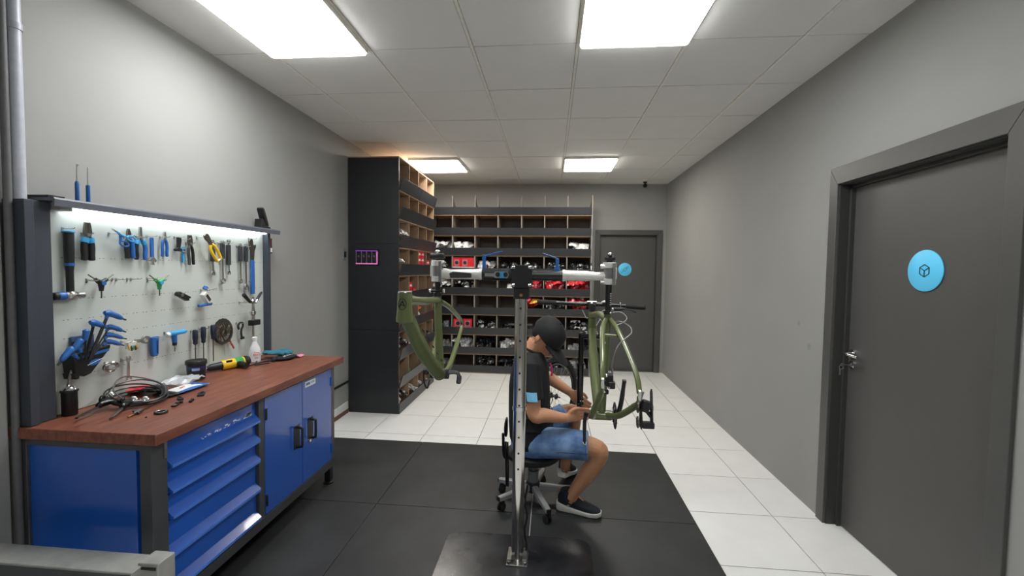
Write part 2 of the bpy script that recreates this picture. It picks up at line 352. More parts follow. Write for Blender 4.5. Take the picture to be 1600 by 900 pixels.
# wall pipe, its shadow gap and a cable, left
pp = thing('wall_pipe', 'light grey vertical pipe on the left wall above the tool panel', 'pipe', (XL + 0.048, 1.528, 0))
part('pipe', MB().cyl((0, 0, 0.0), (0, 0, CEIL), 0.021, n=20), mat('pipe_grey', 'b0b4bc', 0.4), pp)
part('pipe_clip', MB().ringext(circ(0.025), circ(0.0212), 'z', 2.45, 2.475).box(-0.048, -0.015, -0.006, 0.006, 2.452, 2.473), mat('clip_grey', 'a2a5ac', 0.4), pp)
solo('shadow_gap_cable', MB().cyl((0, 0, 0.0), (0, 0, CEIL), 0.013, n=14), mat('shadow_gap_dark', '5f5f60', 0.6), 'dark strip for shadow gap and cable behind the pale vertical pipe on the left wall', 'pipe', (XL + 0.05, 1.490, 0))  # dark rod: upper part stands for the pipe's shadow, lower part for a cable
solo('wall_cable', MB().tube([(0, 2.9, 0), (0, 3.5, 0.0), (0, 4.365, 0.0)], 0.011, 10), M_BLACK, 'black cable run along the left wall beside the tall shelving', 'cable', (XL + 0.012, 0, 0.335))
# socket and small wall fitting left of the shelving
sk = thing('wall_socket', 'small dark switch fitting on the left wall beside the black shelving', 'socket', (XL, 4.30, 1.68))
part('plate', MB().ext(rrect(-0.035, 0.035, -0.06, 0.06, 0.008), 'x', 0, 0.01), mat('socket_grey', '8a8c8e', 0.5), sk)
part('button', MB().box(0.01, 0.014, -0.018, 0.018, -0.03, 0.03), M_BLACK, sk)
# security camera in the far right ceiling corner
sc = thing('security_camera', 'small black camera at the ceiling above the back door', 'camera', (1.36, 6.56, CEIL))
part('mount', MB().lathe([(0.03, 0), (0.03, -0.012), (0.012, -0.02), (0.012, -0.04)]), M_BLACK, sc)
part('body', MB().sph((0, 0, -0.055), 0.032), M_BLACK, sc); part('lens', MB().lathe([(0.014, 0), (0.014, 0.008), (0.010, 0.010)], (0, -0.028, -0.062), (0, -1, -0.2)), M_BLACKG, sc)
# ceiling lamps
names = {0: 'bright square ceiling panel lamp above the blue workbench', 1: 'bright square ceiling panel lamp above the repair stand, right of centre', 2: 'square ceiling panel lamp partly hidden behind the tall black shelving', 3: 'square ceiling panel lamp in front of the back wall, towards the back door', 4: 'square ceiling panel lamp behind the viewer'}
for i, (lx, ly, wm) in enumerate(lamps):
    t = thing('ceiling_lamp', names[i], 'lamp', (lx + T / 2, ly + T / 2, CEIL), 'square ceiling panel lamps')
    part('lamp_frame', MB().ringext(rrect(-0.306, 0.306, -0.306, 0.306, 0.02), rrect(-0.286, 0.286, -0.286, 0.286, 0.02), 'z', -0.031, -0.002), M_FRAMEW, t, bev=0.003)
    part('diffuser', MB().ext(rrect(-0.298, 0.298, -0.298, 0.298, 0.02), 'z', -0.040, -0.0305), M_LAMPW if wm else M_LAMP, t)
# rubber mats
mx = [-2.125, -1.104, -0.098, 0.916]; my = [3.675, 2.656, 1.65]
mlab = {(0, 0): 'black rubber floor mat at the far left beside the blue cabinet doors', (1, 0): 'black rubber floor mat at the far middle, behind the stool', (2, 0): 'black rubber floor mat at the far right under the near shoe', (0, 1): 'black rubber floor mat in front of the blue drawers', (1, 1): 'black rubber floor mat under the left half of the steel base plate', (2, 1): 'black rubber floor mat at the near right beside the white tiles'}
for i in range(3):
    for j in range(2):
        solo('rubber_mat', MB().box(mx[i] + 0.0025, mx[i + 1] - 0.0025, my[j + 1] + 0.0025, my[j] - 0.0025, 0, 0.01), M_MAT, mlab[(i, j)], 'mat', ((mx[i] + mx[i + 1]) / 2, (my[j] + my[j + 1]) / 2, 0), 'black rubber floor mats', bev=0.002, world=True)
# ================================================================== workbench
wb = thing('workbench', 'blue steel workbench with reddish wooden top, five drawers and two doors', 'workbench', (-1.83, 2.24, 0))
P = lambda n, m, mt, par=None, **k: part(n, m, mt, par or wb, world=True, **k)
FX = -1.525
wt = P('worktop', MB().box(-2.125, -1.49, 1.487, 2.985, 0.852, 0.897), M_WOOD, bev=0.004)
# frame
for ya, yb in ((1.502, 1.572), (2.116, 2.160), (2.872, 2.912)):
    P('post', MB().box(FX - 0.05, FX, ya, yb, 0.135, 0.852), M_DKSTEEL, bev=0.002)
for xa in (-2.115,):
    for ya, yb in ((1.502, 1.552), (2.862, 2.912)): P('post', MB().box(xa, xa + 0.05, ya, yb, 0.0, 0.852), M_DKSTEEL, bev=0.002)
P('bottom_rail', MB().box(FX - 0.05, FX + 0.002, 1.502, 2.912, 0.132, 0.186), M_DKSTEEL, bev=0.002)
P('bottom_rail', MB().box(-2.115, -2.065, 1.502, 2.912, 0.132, 0.186), M_DKSTEEL, bev=0.002)
P('end_rail', MB().box(-2.115, FX - 0.05, 1.502, 1.542, 0.132, 0.186), M_DKSTEEL, bev=0.002)
P('top_rail', MB().box(FX - 0.05, FX + 0.001, 1.572, 2.872, 0.838, 0.852), M_DKSTEEL, bev=0.001)
P('end_top_rail', MB().box(-2.065, FX - 0.05, 1.502, 1.542, 0.825, 0.852), M_DKSTEEL, bev=0.001)
P('end_panel', MB().box(-2.065, FX - 0.075, 1.512, 1.530, 0.186, 0.825), M_BLUE, bev=0.002)
P('end_panel', MB().box(-2.065, FX - 0.05, 2.885, 2.903, 0.186, 0.852), M_BLUE, bev=0.002)
P('back_panel', MB().box(-2.12, -2.112, 1.55, 2.86, 0.186, 0.84), M_BLUE)
P('floor_panel', MB().box(-2.07, FX - 0.05, 1.54, 2.89, 0.165, 0.18), M_DKSTEEL)
P('lock_strip', MB().box(FX + 0.001, FX + 0.006, 1.553, 1.566, 0.775, 0.845), M_STEEL)
for ya, xa in ((1.53, FX - 0.03), (2.885, FX - 0.03)):
    P('foot', MB().box(xa - 0.02, xa + 0.02, ya - 0.02, ya + 0.02, 0.03, 0.134).lathe([(0.034, 0.0), (0.034, 0.01), (0.012, 0.016), (0.012, 0.034)], (xa, ya, 0.01)), M_BLACK)
# drawers, each front with a sloping pull lip along its lower edge
dz = [0.838, 0.721, 0.615, 0.508, 0.355, 0.200]
dz[-1] = 0.125
dz = [0.838, 0.724, 0.617, 0.509, 0.360, 0.125]
zs = [0.838, 0.722, 0.616, 0.509, 0.352, 0.199]
ya, yb = 1.577, 2.111
for i in range(5):
    zt, zb = zs[i] - 0.003, zs[i + 1] + 0.003
    d = P('drawer', MB().ext([(FX - 0.040, zb), (FX + 0.010, zb), (FX + 0.014, zb + 0.004), (FX + 0.014, zb + 0.012), (FX - 0.018, zb + 0.040), (FX - 0.018, zt - 0.012), (FX - 0.004, zt), (FX - 0.040, zt)], 'y', ya, yb), M_BLUE)
    d.name = 'drawer'
    P('lip_edge', MB().box(FX + 0.0135, FX + 0.0155, ya + 0.004, yb - 0.004, zb, zb + 0.011), mat('blue_edge', '4a7fd6', 0.3), d)
P('plinth', MB().box(FX - 0.035, FX - 0.02, ya, yb, 0.184, 0.198), M_BLUE)
# scraped sticker remains on the top drawer
scr = MB()
for i in range(46):
    t = random.random(); yy = 1.76 + t * 0.31; zc = zs[1] + 0.050 + random.uniform(-0.006, 0.008); s = random.uniform(0.003, 0.012) * (0.5 + t)
    scr.box(FX - 0.0182, FX - 0.0176, yy, yy + s * 1.6, zc, zc + s * 0.6)
P('sticker_remains', scr, mat('sticker_white', 'dfe5f2', 0.6), None, label='scraped white sticker remains', kind='stuff')
# doors
def cab_door(y0, y1, hy):
    d = P('door', MB().box(FX - 0.02, FX + 0.001, y0, y1, 0.190, 0.836), M_BLUE, bev=0.002)
    z0, z1 = 0.448, 0.572
    P('handle', MB().tube(cr([(FX, hy, z0), (FX + 0.035, hy, z0 + 0.006), (FX + 0.038, hy, z0 + 0.02), (FX + 0.038, hy, z1 - 0.02), (FX + 0.035, hy, z1 - 0.006), (FX, hy, z1)], 4), 0.0075, 10).box(FX + 0.001, FX + 0.003, hy - 0.03, hy + 0.03, z0 - 0.008, z1 + 0.008), M_BLACK, d)
    return d
da = cab_door(2.163, 2.512, 2.452); db = cab_door(2.516, 2.869, 2.600)
P('lock', MB().cyl((FX, 2.585, 0.438), (FX + 0.012, 2.585, 0.438), 0.011).box(FX + 0.01, FX + 0.03, 2.584, 2.586, 0.425, 0.442), M_CHROME, db)
for dd, yy in ((da, 2.170), (db, 2.862)):
    for zz in (0.27, 0.745): P('hinge', MB().cyl((FX + 0.004, yy, zz - 0.03), (FX + 0.004, yy, zz + 0.03), 0.006), M_BLACK if dd is da else M_BLUE, dd)
st = P('sticker', MB().box(FX + 0.001, FX + 0.0018, 2.545, 2.665, 0.785, 0.822), M_WHITE, db)
P('sticker_print', MB().box(FX + 0.0018, FX + 0.0022, 2.555, 2.60, 0.797, 0.812).box(FX + 0.0018, FX + 0.0022, 2.61, 2.655, 0.800, 0.804).box(FX + 0.0018, FX + 0.0022, 2.61, 2.65, 0.808, 0.812), M_BLUEH, db)
# ================================================================== tool panel above the bench
XB = -2.085
tp = thing('tool_pegboard', 'perforated pale grey tool panel with dark posts and lit top shelf', 'tool panel', (XB, 2.28, 0.897))
PT = lambda n, m, mt, par=None, **k: part(n, m, mt, par or tp, world=True, **k)
PT('board', MB().box(XB - 0.018, XB, 1.598, 2.957, 0.899, 1.79), M_BOARD, bev=0.001)
PT('post', MB().box(-2.133, -2.035, 1.500, 1.532, 0.899, 1.795).box(-2.133, -2.05, 1.534, 1.600, 0.899, 1.795), M_SLATE, bev=0.002)
PT('post', MB().box(-2.133, -2.045, 2.955, 2.985, 0.899, 1.80), M_SLATE, bev=0.002)
shf = PT('top_shelf', MB().ext([(-2.133, 1.800), (-2.01, 1.800), (-2.006, 1.780), (-2.000, 1.778), (-1.997, 1.806), (-2.003, 1.814), (-2.133, 1.814)], 'y', 1.575, 3.03), mat('shelf_slate', '5c6068', 0.4), bev=0.001)
PT('led_tube', MB().ext([(-2.07, 1.797), (-2.07, 1.782), (-2.060, 1.774), (-2.045, 1.774), (-2.035, 1.782), (-2.035, 1.797)], 'y', 1.66, 2.93), M_STRIP)
PT('led_end', MB().box(-2.08, -2.02, 1.612, 1.66, 1.765, 1.799), mat('fitting_grey', 'a9aaa6', 0.4), bev=0.004)
PT('shelf_end_cap', MB().box(-2.128, -2.02, 1.57, 1.63, 1.8145, 1.822), M_BLACK)
slots = MB()
for zz in (1.05, 1.22, 1.30, 1.39, 1.57):
    yy = 1.66
    while yy < 2.93:
        slots.box(XB, XB + 0.0006, yy, yy + 0.007, zz, zz + 0.003).box(XB, XB + 0.0006, yy + 0.017, yy + 0.024, zz, zz + 0.003); yy += 0.052
PT('slots', slots, mat('slot_dark', '7d807d', 0.8), kind='stuff')
hook_mesh = MB().box(0, 0.002, -0.010, -0.002, -0.010, 0.006).tube(cr([(0.003, -0.006, 0), (0.05, -0.006, -0.001), (0.062, -0.006, 0.006)], 3), 0.0018, 6).mesh('hook', M_STEEL)
def hook(y, z): link('hook', hook_mesh, tp, Vector((XB, y, z)) - base(tp))
TX = 0.022
def tool(name, label, cat, y, z, x=TX, group=None): return thing(name, label, cat, (XB + x, y, z), group)
def yz(a, b, x=0.0): return (x, a, b)
# -- hammer hanging head down
t = tool('hammer', 'black-handled soft-face hammer hanging head down at the panel left', 'hammer', 1.675, 1.408); hook(1.675, 1.695)
part('handle', MB().tube([yz(0, 0.015), yz(0, 0.10), yz(0.0, 0.14), yz(0, 0.2), yz(0, 0.262), yz(0, 0.272)], [0.0135, 0.0135, 0.0165, 0.0175, 0.018, 0.017], 12, up=(1, 0, 0)), M_BLACK, t)
part('collar', MB().cyl(yz(0, 0.128), yz(0, 0.140), 0.0172, 0.0178), M_BLUEH, t)
part('end_cap', MB().lathe([(0.022, 0), (0.022, 0.005), (0.012, 0.008)], yz(0, 0.271)), M_LBLUE, t)
hdm = part('head', MB().tube([yz(-0.022, 0), yz(0.022, 0), yz(0.030, 0), yz(0.052, 0), yz(0.054, 0)], [0.018, 0.018, 0.012, 0.0135, 0.012], 14).sph((0.004, 0, 0), 0.021), M_STEEL, t)
part('blue_face', MB().tube([yz(-0.050, 0), yz(-0.046, 0), yz(-0.022, 0)], [0.015, 0.0175, 0.0175], 14), M_BLUEH, hdm)
part('black_face', MB().tube([yz(-0.066, 0), yz(-0.063, 0), yz(-0.049, 0)], [0.013, 0.0165, 0.0165], 14), M_BLACK, hdm)
# -- pliers and cutters
def pliers(name, label, cat, y, z, top, bot, spread, jaw, ma, mb_=None, accent=None, lean=0.0, hw=0.009, jm=None):
    """y,z = pivot; top / bot = reach above / below it; handles bow outwards"""
    t = tool(name, label, cat, y, z); hook(y, z + 0.004)
    R = Matrix.Rotation(lean, 4, 'X')
    for s, m in ((-1, ma), (1, mb_ or ma)):
        pts = cr([yz(0.002 * s, -0.006), yz(s * spread * 0.75, -bot * 0.22), yz(s * spread, -bot * 0.5), yz(s * spread * 0.9, -bot * 0.8), yz(s * spread * 1.0, -bot)], 5)
        n = len(pts); part('handle', MB().tube(pts, [hw * (0.7 + 0.3 * min(1, i / 5)) for i in range(n - 1)] + [hw * 0.6], 10).xf(R), m, t)
        jw, jt = jaw
        poly = [(0, -0.014), (s * 0.012, -0.010), (s * jw, 0.010), (s * jw * 0.9, top * 0.5), (s * jt, top), (s * 0.0008, top), (s * 0.0008, 0.0)]
        part('jaw', MB().ext(poly, 'x', -0.005, 0.005).xf(R), jm or M_STEEL, t, bev=0.0012)
        if accent: part('collar', MB().tube([yz(s * spread * 0.55, -bot * 0.12), yz(s * spread * 0.9, -bot * 0.30)], [hw * 1.25, hw * 1.15], 10).xf(R), accent, t)
    part('pivot', MB().cyl((-0.008, 0, 0), (0.008, 0, 0), 0.007).xf(R), M_STEEL, t)
    return t
M_TDK = mat('tool_dark_steel', '6e6a64', 0.35, 0.9)
pliers('cable_cutter', 'black cable cutter with light blue guards beside the hammer', 'pliers', 1.751, 1.675, 0.055, 0.115, 0.016, (0.017, 0.011), M_BLACK, None, M_LBLUE, hw=0.0125, jm=M_TDK)
pliers('side_cutter', 'side cutter with one black and one blue handle behind the scissors', 'pliers', 1.940, 1.680, 0.040, 0.105, 0.014, (0.010, 0.004), M_BLACK, M_BLUEH, None, 0.05, hw=0.011, jm=M_TDK)
pliers('needle_nose_pliers', 'open needle-nose pliers with flared black and blue handles', 'pliers', 2.000, 1.680, 0.055, 0.110, 0.024, (0.008, 0.006), M_BLACK, M_BLUEH, M_LBLUE, 0.0, hw=0.0095)
pliers('circlip_pliers', 'slim circlip pliers with narrow blue handles', 'pliers', 2.136, 1.690, 0.034, 0.100, 0.014, (0.008, 0.003), M_BLUEH, None, None, 0.0, hw=0.0075)
pliers('water_pump_pliers', 'grey water pump pliers with curved jaws and dark handles', 'pliers', 2.300, 1.668, 0.050, 0.120, 0.015, (0.016, 0.012), M_DKSTEEL, M_BLACK, None, 0.06, hw=0.008, jm=M_TDK)
# -- scissors, tilted
t = tool('scissors', 'blue-handled scissors hanging diagonally', 'scissors', 1.895, 1.678, 0.045); hook(1.868, 1.690)
for s in (-1, 1):
    part('blade', MB().ext([(0.0, -0.004 * s), (-0.062, 0.034 + 0.002 * s), (-0.005, 0.004 + 0.004 * s)], 'x', -0.0015 + 0.002 * s, 0.0015 + 0.002 * s), M_CHROME, t)
    c = (0.034, -0.008) if s > 0 else (0.002, -0.034)
    o = [(c[0] + 0.021 * cos(a) * (1 if s > 0 else 1.0), c[1] + 0.012 * sin(a) - 0.004 * cos(a)) for a in [2 * pi * i / 20 for i in range(20)]]
    part('grip', MB().tube([yz(a, b, 0.002 * s) for a, b in o], 0.0042, 8, closed=True).tube([yz(-0.035, 0.022, 0.002 * s), yz(-0.015, 0.006, 0.002 * s), yz(c[0] - 0.018, c[1] + 0.006, 0.002 * s)], [0.003, 0.006, 0.0055], 8), M_LBLUE if s > 0 else M_BLUEH, t)
part('screw', MB().cyl((-0.005, 0, 0), (0.006, 0, 0), 0.004), M_STEEL, t)
# -- adjustable spanner, jaws down
t = tool('adjustable_spanner', 'small adjustable spanner with blue handle and chrome jaws pointing down', 'spanner', 2.061, 1.575); hook(2.061, 1.692)
part('handle', MB().ext(rrect(-0.009, 0.009, 0.006, 0.112, 0.006), 'x', -0.005, 0.005), M_BLUEH, t, bev=0.002)
part('jaws', MB().ext([(-0.008, 0.010), (0.008, 0.010), (0.022, -0.006), (0.016, -0.018), (0.006, -0.010), (0.010, -0.032), (-0.004, -0.030), (-0.008, -0.012), (-0.024, -0.010), (-0.022, -0.002)], 'x', -0.006, 0.006), M_CHROME, t, bev=0.001)
# -- chain tool
t = tool('chain_tool', 'black chain tool with T-bar handle', 'bicycle tool', 2.222, 1.640); hook(2.225, 1.700)
part('body', MB().ext([(-0.006, 0.06), (0.012, 0.062), (0.014, 0.04), (0.006, 0.0), (0.018, -0.006), (0.018, -0.018), (-0.024, -0.018), (-0.026, -0.006), (-0.006, 0.004)], 'x', -0.008, 0.008), M_BLACK, t, bev=0.002)
part('spindle', MB().cyl(yz(0.010, -0.012), yz(0.052, -0.024), 0.0045), M_STEEL, t)
t = tool('tyre_lever', 'thin light blue lever bar hanging between chain tool and water pump pliers', 'bicycle tool', 2.262, 1.600, 0.012); hook(2.262, 1.69)
part('bar', MB().ext(rrect(-0.006, 0.006, -0.04, 0.05, 0.005), 'x', -0.004, 0.004), M_LBLUE, t, bev=0.001); part('eyelet', MB().torus(yz(0, 0.03, 0.006), 0.006, 0.002, (1, 0, 0), 16, 6), M_BLUEH, t)
# -- yellow-handled bolt cutter
t = tool('cable_shears', 'yellow-handled heavy cable shears hanging diagonally', 'pliers', 2.392, 1.690, 0.06); hook(2.375, 1.71)
R = Matrix.Rotation(0.62, 4, 'X')
part('jaw', MB().ext([(-0.006, -0.03), (0.010, -0.03), (0.016, 0.01), (0.018, 0.036), (0.006, 0.05), (-0.014, 0.046), (-0.018, 0.02), (-0.010, 0.0)], 'x', -0.006, 0.006).xf(R), M_TDK, t, bev=0.002)
for s in (-1, 1):
    part('handle', MB().tube(cr([yz(0.004 * s, -0.025), yz(0.018 * s, -0.045), yz(0.022 * s, -0.09), yz(0.016 * s, -0.135)], 5), 0.0085, 10).xf(R), M_YELLOW, t)
part('handle_clasp', MB().tube([yz(-0.018, -0.134), yz(0.018, -0.134)], 0.005, 8).xf(R), M_WHITE, t)
# -- spanners
def spanner(label, y, z0, z1, m=M_STEEL, wtop=0.012, wbot=0.012, grip=None, ring=True, name='spanner', x=TX, gr=None):
    L = z1 - z0; t = tool(name, label, 'spanner', y, z0, x, gr); hook(y, z1 - 0.006)
    part('shank', MB().ext([(-0.0055, 0.01), (0.0055, 0.01), (0.0065, L * 0.5), (0.0055, L - 0.01), (-0.0055, L - 0.01), (-0.0065, L * 0.5)], 'x', -0.003, 0.003), m, t, bev=0.001)
    part('ring_end' if ring else 'open_end', MB().ringext([(a, b) for a, b in circ(wbot + 0.003, 18)], circ(wbot * 0.62, 18), 'x', -0.005, 0.005) if ring else
         MB().ext([(-0.006, 0.016), (-wbot - 0.002, 0.004), (-wbot, -0.012), (-wbot * 0.45, -0.012), (-wbot * 0.4, 0.0), (wbot * 0.4, 0.0), (wbot * 0.45, -0.012), (wbot, -0.012), (wbot + 0.002, 0.004), (0.006, 0.016)], 'x', -0.004, 0.004), m, t, bev=0.001)
    part('open_end', MB().ext([(-0.006, L - 0.014), (-wtop - 0.002, L - 0.002), (-wtop, L + 0.012), (-wtop * 0.45, L + 0.014), (-wtop * 0.4, L + 0.002), (wtop * 0.4, L + 0.002), (wtop * 0.45, L + 0.014), (wtop, L + 0.012), (wtop + 0.002, L - 0.002), (0.006, L - 0.014)], 'x', -0.004, 0.004), m, t, bev=0.001)
    if grip:
        a, b, gm = grip
        part('grip', MB().ext(rrect(-0.0135, 0.0135, L * a, L * b, 0.006), 'x', -0.008, 0.008), gm, t, bev=0.002)
    return t
M_GRIPD = mat('grip_dark', '34363a', 0.5)
spanner('steel cone spanner with long dark grip, behind the yellow shears', 2.465, 1.497, 1.690, M_STEEL, 0.010, 0.014, (0.38, 0.98, M_GRIPD), False)
spanner('steel spanner with wide black grip and round socket foot', 2.543, 1.450, 1.690, M_STEEL, 0.012, 0.016, (0.58, 1.0, M_GRIPD), True)
spanner('slim steel spanner with dark grip beside the round-footed one', 2.594, 1.500, 1.700, M_CHROME, 0.013, 0.012, (0.25, 0.90, M_GRIPD), False)
spanner('steel spanner with dark grip and black round foot, left of the looped one', 2.700, 1.445, 1.682, M_STEEL, 0.012, 0.014, (0.55, 1.0, M_GRIPD), True)
t = spanner('dark-gripped spanner ending in a large open steel loop', 2.752, 1.400, 1.682, M_STEEL, 0.012, 0.013, (0.62, 1.0, M_GRIPD), True)
part('loop', MB().tube([yz(0.022 * cos(a), -0.012 + 0.036 * sin(a)) for a in [2 * pi * i / 24 for i in range(24)]], 0.0035, 8, closed=True), M_STEEL, t)
t = tool('headset_spanner', 'large steel spanner with a long bright blue sleeve', 'spanner', 2.815, 1.352); hook(2.815, 1.735)
part('sleeve', MB().ext(rrect(-0.0155, 0.0155, 0.0, 0.235, 0.004), 'x', -0.007, 0.007), M_BLUEH, t, bev=0.003)
part('neck', MB().ext([(-0.013, 0.235), (0.013, 0.235), (0.020, 0.30), (-0.016, 0.30)], 'x', -0.004, 0.004), M_TDK, t)
part('jaw', MB().ext([(-0.016, 0.298), (0.020, 0.298), (0.034, 0.325), (0.034, 0.345), (0.018, 0.338), (0.006, 0.345), (0.004, 0.375), (-0.016, 0.384), (-0.032, 0.365), (-0.030, 0.322)], 'x', -0.005, 0.005), M_TDK, t, bev=0.002)
# -- Y wrenches
def ywrench(label, y, z, m, hub):
    t = tool('y_wrench', label, 'hex wrench', y, z, 0.035); hook(y - 0.028, z + 0.012); hook(y + 0.024, z + 0.012)
    part('body', MB().tube([yz(-0.026, 0.018), yz(0, 0)], [0.008, 0.013], 10).tube([yz(0.026, 0.018), yz(0, 0)], [0.008, 0.013], 10).tube([yz(0, -0.036), yz(0, 0)], [0.008, 0.013], 10), m, t)
    part('badge', MB().lathe([(0.010, 0), (0.010, 0.003)], (0.011, 0.002, 0.0), (1, 0, 0)), hub, t)
    for q in ((-1, 0.72), (1, 0.72), (0, -1)):
        d = Vector((0, q[0], q[1])).normalized(); part('bit', MB().cyl(d * 0.028, d * 0.068, 0.0028), M_TDK, t)
ywrench('black three-way hex wrench with blue badge under the cable cutter', 1.793, 1.458, M_BLACK, M_BLUEH)
ywrench('green three-way wrench in the second row', 2.087, 1.452, M_GREEN, M_LBLUE)
for hy in (1.765, 1.878, 1.897, 1.952, 1.971, 2.058): hook(hy, 1.474)
# -- second row, right
t = tool('crank_puller', 'black forked clamp tool hanging diagonally', 'bicycle tool', 2.236, 1.374, 0.03); hook(2.222, 1.386)
part('arm', MB().ext([(-0.040, 0.020), (-0.030, 0.026), (0.040, -0.006), (0.046, -0.016), (0.034, -0.016), (0.030, -0.020), (0.036, -0.028), (0.020, -0.030), (-0.044, 0.006)], 'x', -0.012, 0.012), M_BLACK, t, bev=0.003)
part('bolt', MB().cyl((-0.012, -0.02, 0.005), (0.018, -0.02, 0.005), 0.009), M_STEEL, t)
t = tool('derailleur_gauge', 'silver and blue hanger alignment clamp hanging in the second row', 'bicycle tool', 2.382, 1.354, 0.045); hook(2.40, 1.398)
R = Matrix.Rotation(0.65, 4, 'X')
part('body', MB().ext([(-0.018, 0.035), (0.014, 0.040), (0.020, -0.030), (0.006, -0.045), (-0.020, -0.028)], 'x', -0.014, 0.014).xf(R), M_ALU, t, bev=0.004)
part('window', MB().box(0.014, 0.0155, -0.008, 0.010, -0.022, 0.022).xf(R), M_TDK, t)
part('knob', MB().tube([yz(-0.010, 0.05), yz(-0.002, 0.068)], [0.012, 0.010], 10).tube([yz(-0.022, 0.062), yz(0.016, 0.058)], 0.004, 8), M_BLUEH, t)
part('foot', MB().tube([yz(-0.058, -0.044), yz(0.036, -0.038)], [0.008, 0.010], 10), M_BLUEH, t)
part('screw', MB().cyl(yz(0.010, 0.045), yz(0.082, 0.052), 0.004), M_STEEL, t)
# -- headset press / T-handled spindle tool at the right
t = tool('headset_press', 'T-handled spindle press with black grips at the panel right', 'bicycle tool', 2.762, 1.290, 0.06); hook(2.72, 1.30)
part('crossbar', MB().tube([yz(-0.020, 0.008), yz(0.03, 0.004), yz(0.075, 0.058)], 0.007, 10), M_CHROME, t)
part('grip', MB().tube([yz(-0.088, 0.066), yz(-0.082, 0.062), yz(-0.024, 0.012)], [0.011, 0.013, 0.010], 12), M_BLACK, t)
part('grip', MB().tube([yz(0.045, 0.028), yz(0.080, 0.064), yz(0.094, 0.074)], [0.009, 0.009, 0.006], 12), M_BLACK, t)
part('spindle', MB().cyl(yz(0, 0.045), yz(0, -0.30), 0.007), M_STEEL, t)
part('collar', MB().lathe([(0.010, 0.03), (0.018, 0.02), (0.018, 0.006), (0.010, 0.0), (0.010, -0.02), (0.012, -0.05), (0.020, -0.055), (0.018, -0.075), (0.012, -0.080), (0.014, -0.11)], n=16), M_CHROME, t)
part('block', MB().box(-0.02, 0.02, -0.024, 0.052, -0.150, -0.112), M_BLACK, t, bev=0.004)
t = tool('chain_whip', 'black curled chain whip hanging beside the spindle press', 'bicycle tool', 2.690, 1.120, 0.03); hook(2.685, 1.165)
cw = cr([(0, -0.022, 0.006), (0, -0.030, 0.030), (0, -0.012, 0.048), (0, 0.012, 0.044), (0, 0.014, 0.022), (0, 0.002, 0.004), (0, -0.002, -0.024), (0, 0.004, -0.052)], 4)
for i in range(len(cw) - 1):
    d_ = cw[i + 1] - cw[i]; part('link', MB().obox((cw[i] + cw[i + 1]) / 2, (0.010, d_.length * 1.25, 0.011), Matrix.Rotation(math.atan2(d_.z, d_.y), 3, 'X')), M_BLACK, t, bev=0.002)
part('tail', MB().box(-0.006, 0.006, -0.004, 0.022, -0.065, -0.048), M_BLACK, t, bev=0.002)
# -- bottom rows: blue tools, screwdrivers, rotors
t = tool('clip_tool', 'bright blue master link tool hanging in the lower row', 'bicycle tool', 2.063, 1.120, 0.02); hook(2.063, 1.166)
part('body', MB().ext([(-0.022, 0.048), (0.022, 0.050), (0.022, 0.040), (0.020, -0.044), (0.012, -0.054), (-0.010, -0.054), (-0.016, -0.04), (-0.018, 0.036)], 'x', -0.010, 0.010), M_BLUEH, t, bev=0.004)
part('slot', MB().ext(rrect(0.006, 0.012, -0.04, 0.03, 0.003), 'x', 0.0102, 0.0112), M_NAVY, t)
t = tool('torque_driver', 'light blue pistol-shaped torque driver in the lower row', 'torque driver', 2.170, 1.168, 0.04); hook(2.15, 1.178)
part('body', MB().tube([yz(-0.042, 0.003), yz(-0.02, 0.005), yz(0.058, 0.007), yz(0.072, 0.008)], [0.010, 0.014, 0.0125, 0.008], 12), M_LBLUE, t)
part('stem', MB().tube([yz(-0.008, 0.0), yz(-0.004, -0.045)], [0.015, 0.012], 12), M_BLUEH, t); part('nose', MB().tube([yz(-0.004, -0.044), yz(-0.004, -0.062)], [0.012, 0.010], 12), M_BLACK, t)
part('bit', MB().cyl(yz(-0.004, -0.06), yz(-0.004, -0.095), 0.003), M_STEEL, t); part('dial', MB().tube([yz(-0.052, 0.0), yz(-0.040, 0.002)], [0.012, 0.016], 12), M_ALU, t)
sdl = ['navy-handled screwdriver nearest the pistol-shaped driver', 'navy-handled screwdriver with the longest shaft, middle of three', 'short navy-handled screwdriver beside the bundle of brake rotors']
for i, (y, z0, z1, zt) in enumerate(((2.309, 0.99, 1.085, 1.172), (2.368, 0.925, 1.085, 1.182), (2.442, 0.960, 1.095, 1.184))):
    t = tool('screwdriver', sdl[i], 'screwdriver', y, z1, 0.035, 'screwdrivers on the tool panel'); hook(y + 0.014, zt - 0.012)
    part('handle', MB().lathe([(0.006, 0), (0.012, 0.006), (0.0115, 0.02), (0.0145, 0.04), (0.0145, (zt - z1) - 0.008), (0.010, zt - z1)], n=10), M_NAVY, t); part('shaft', MB().cyl(yz(0, 0.002), yz(0, z0 - z1), 0.0032), M_TDK, t)
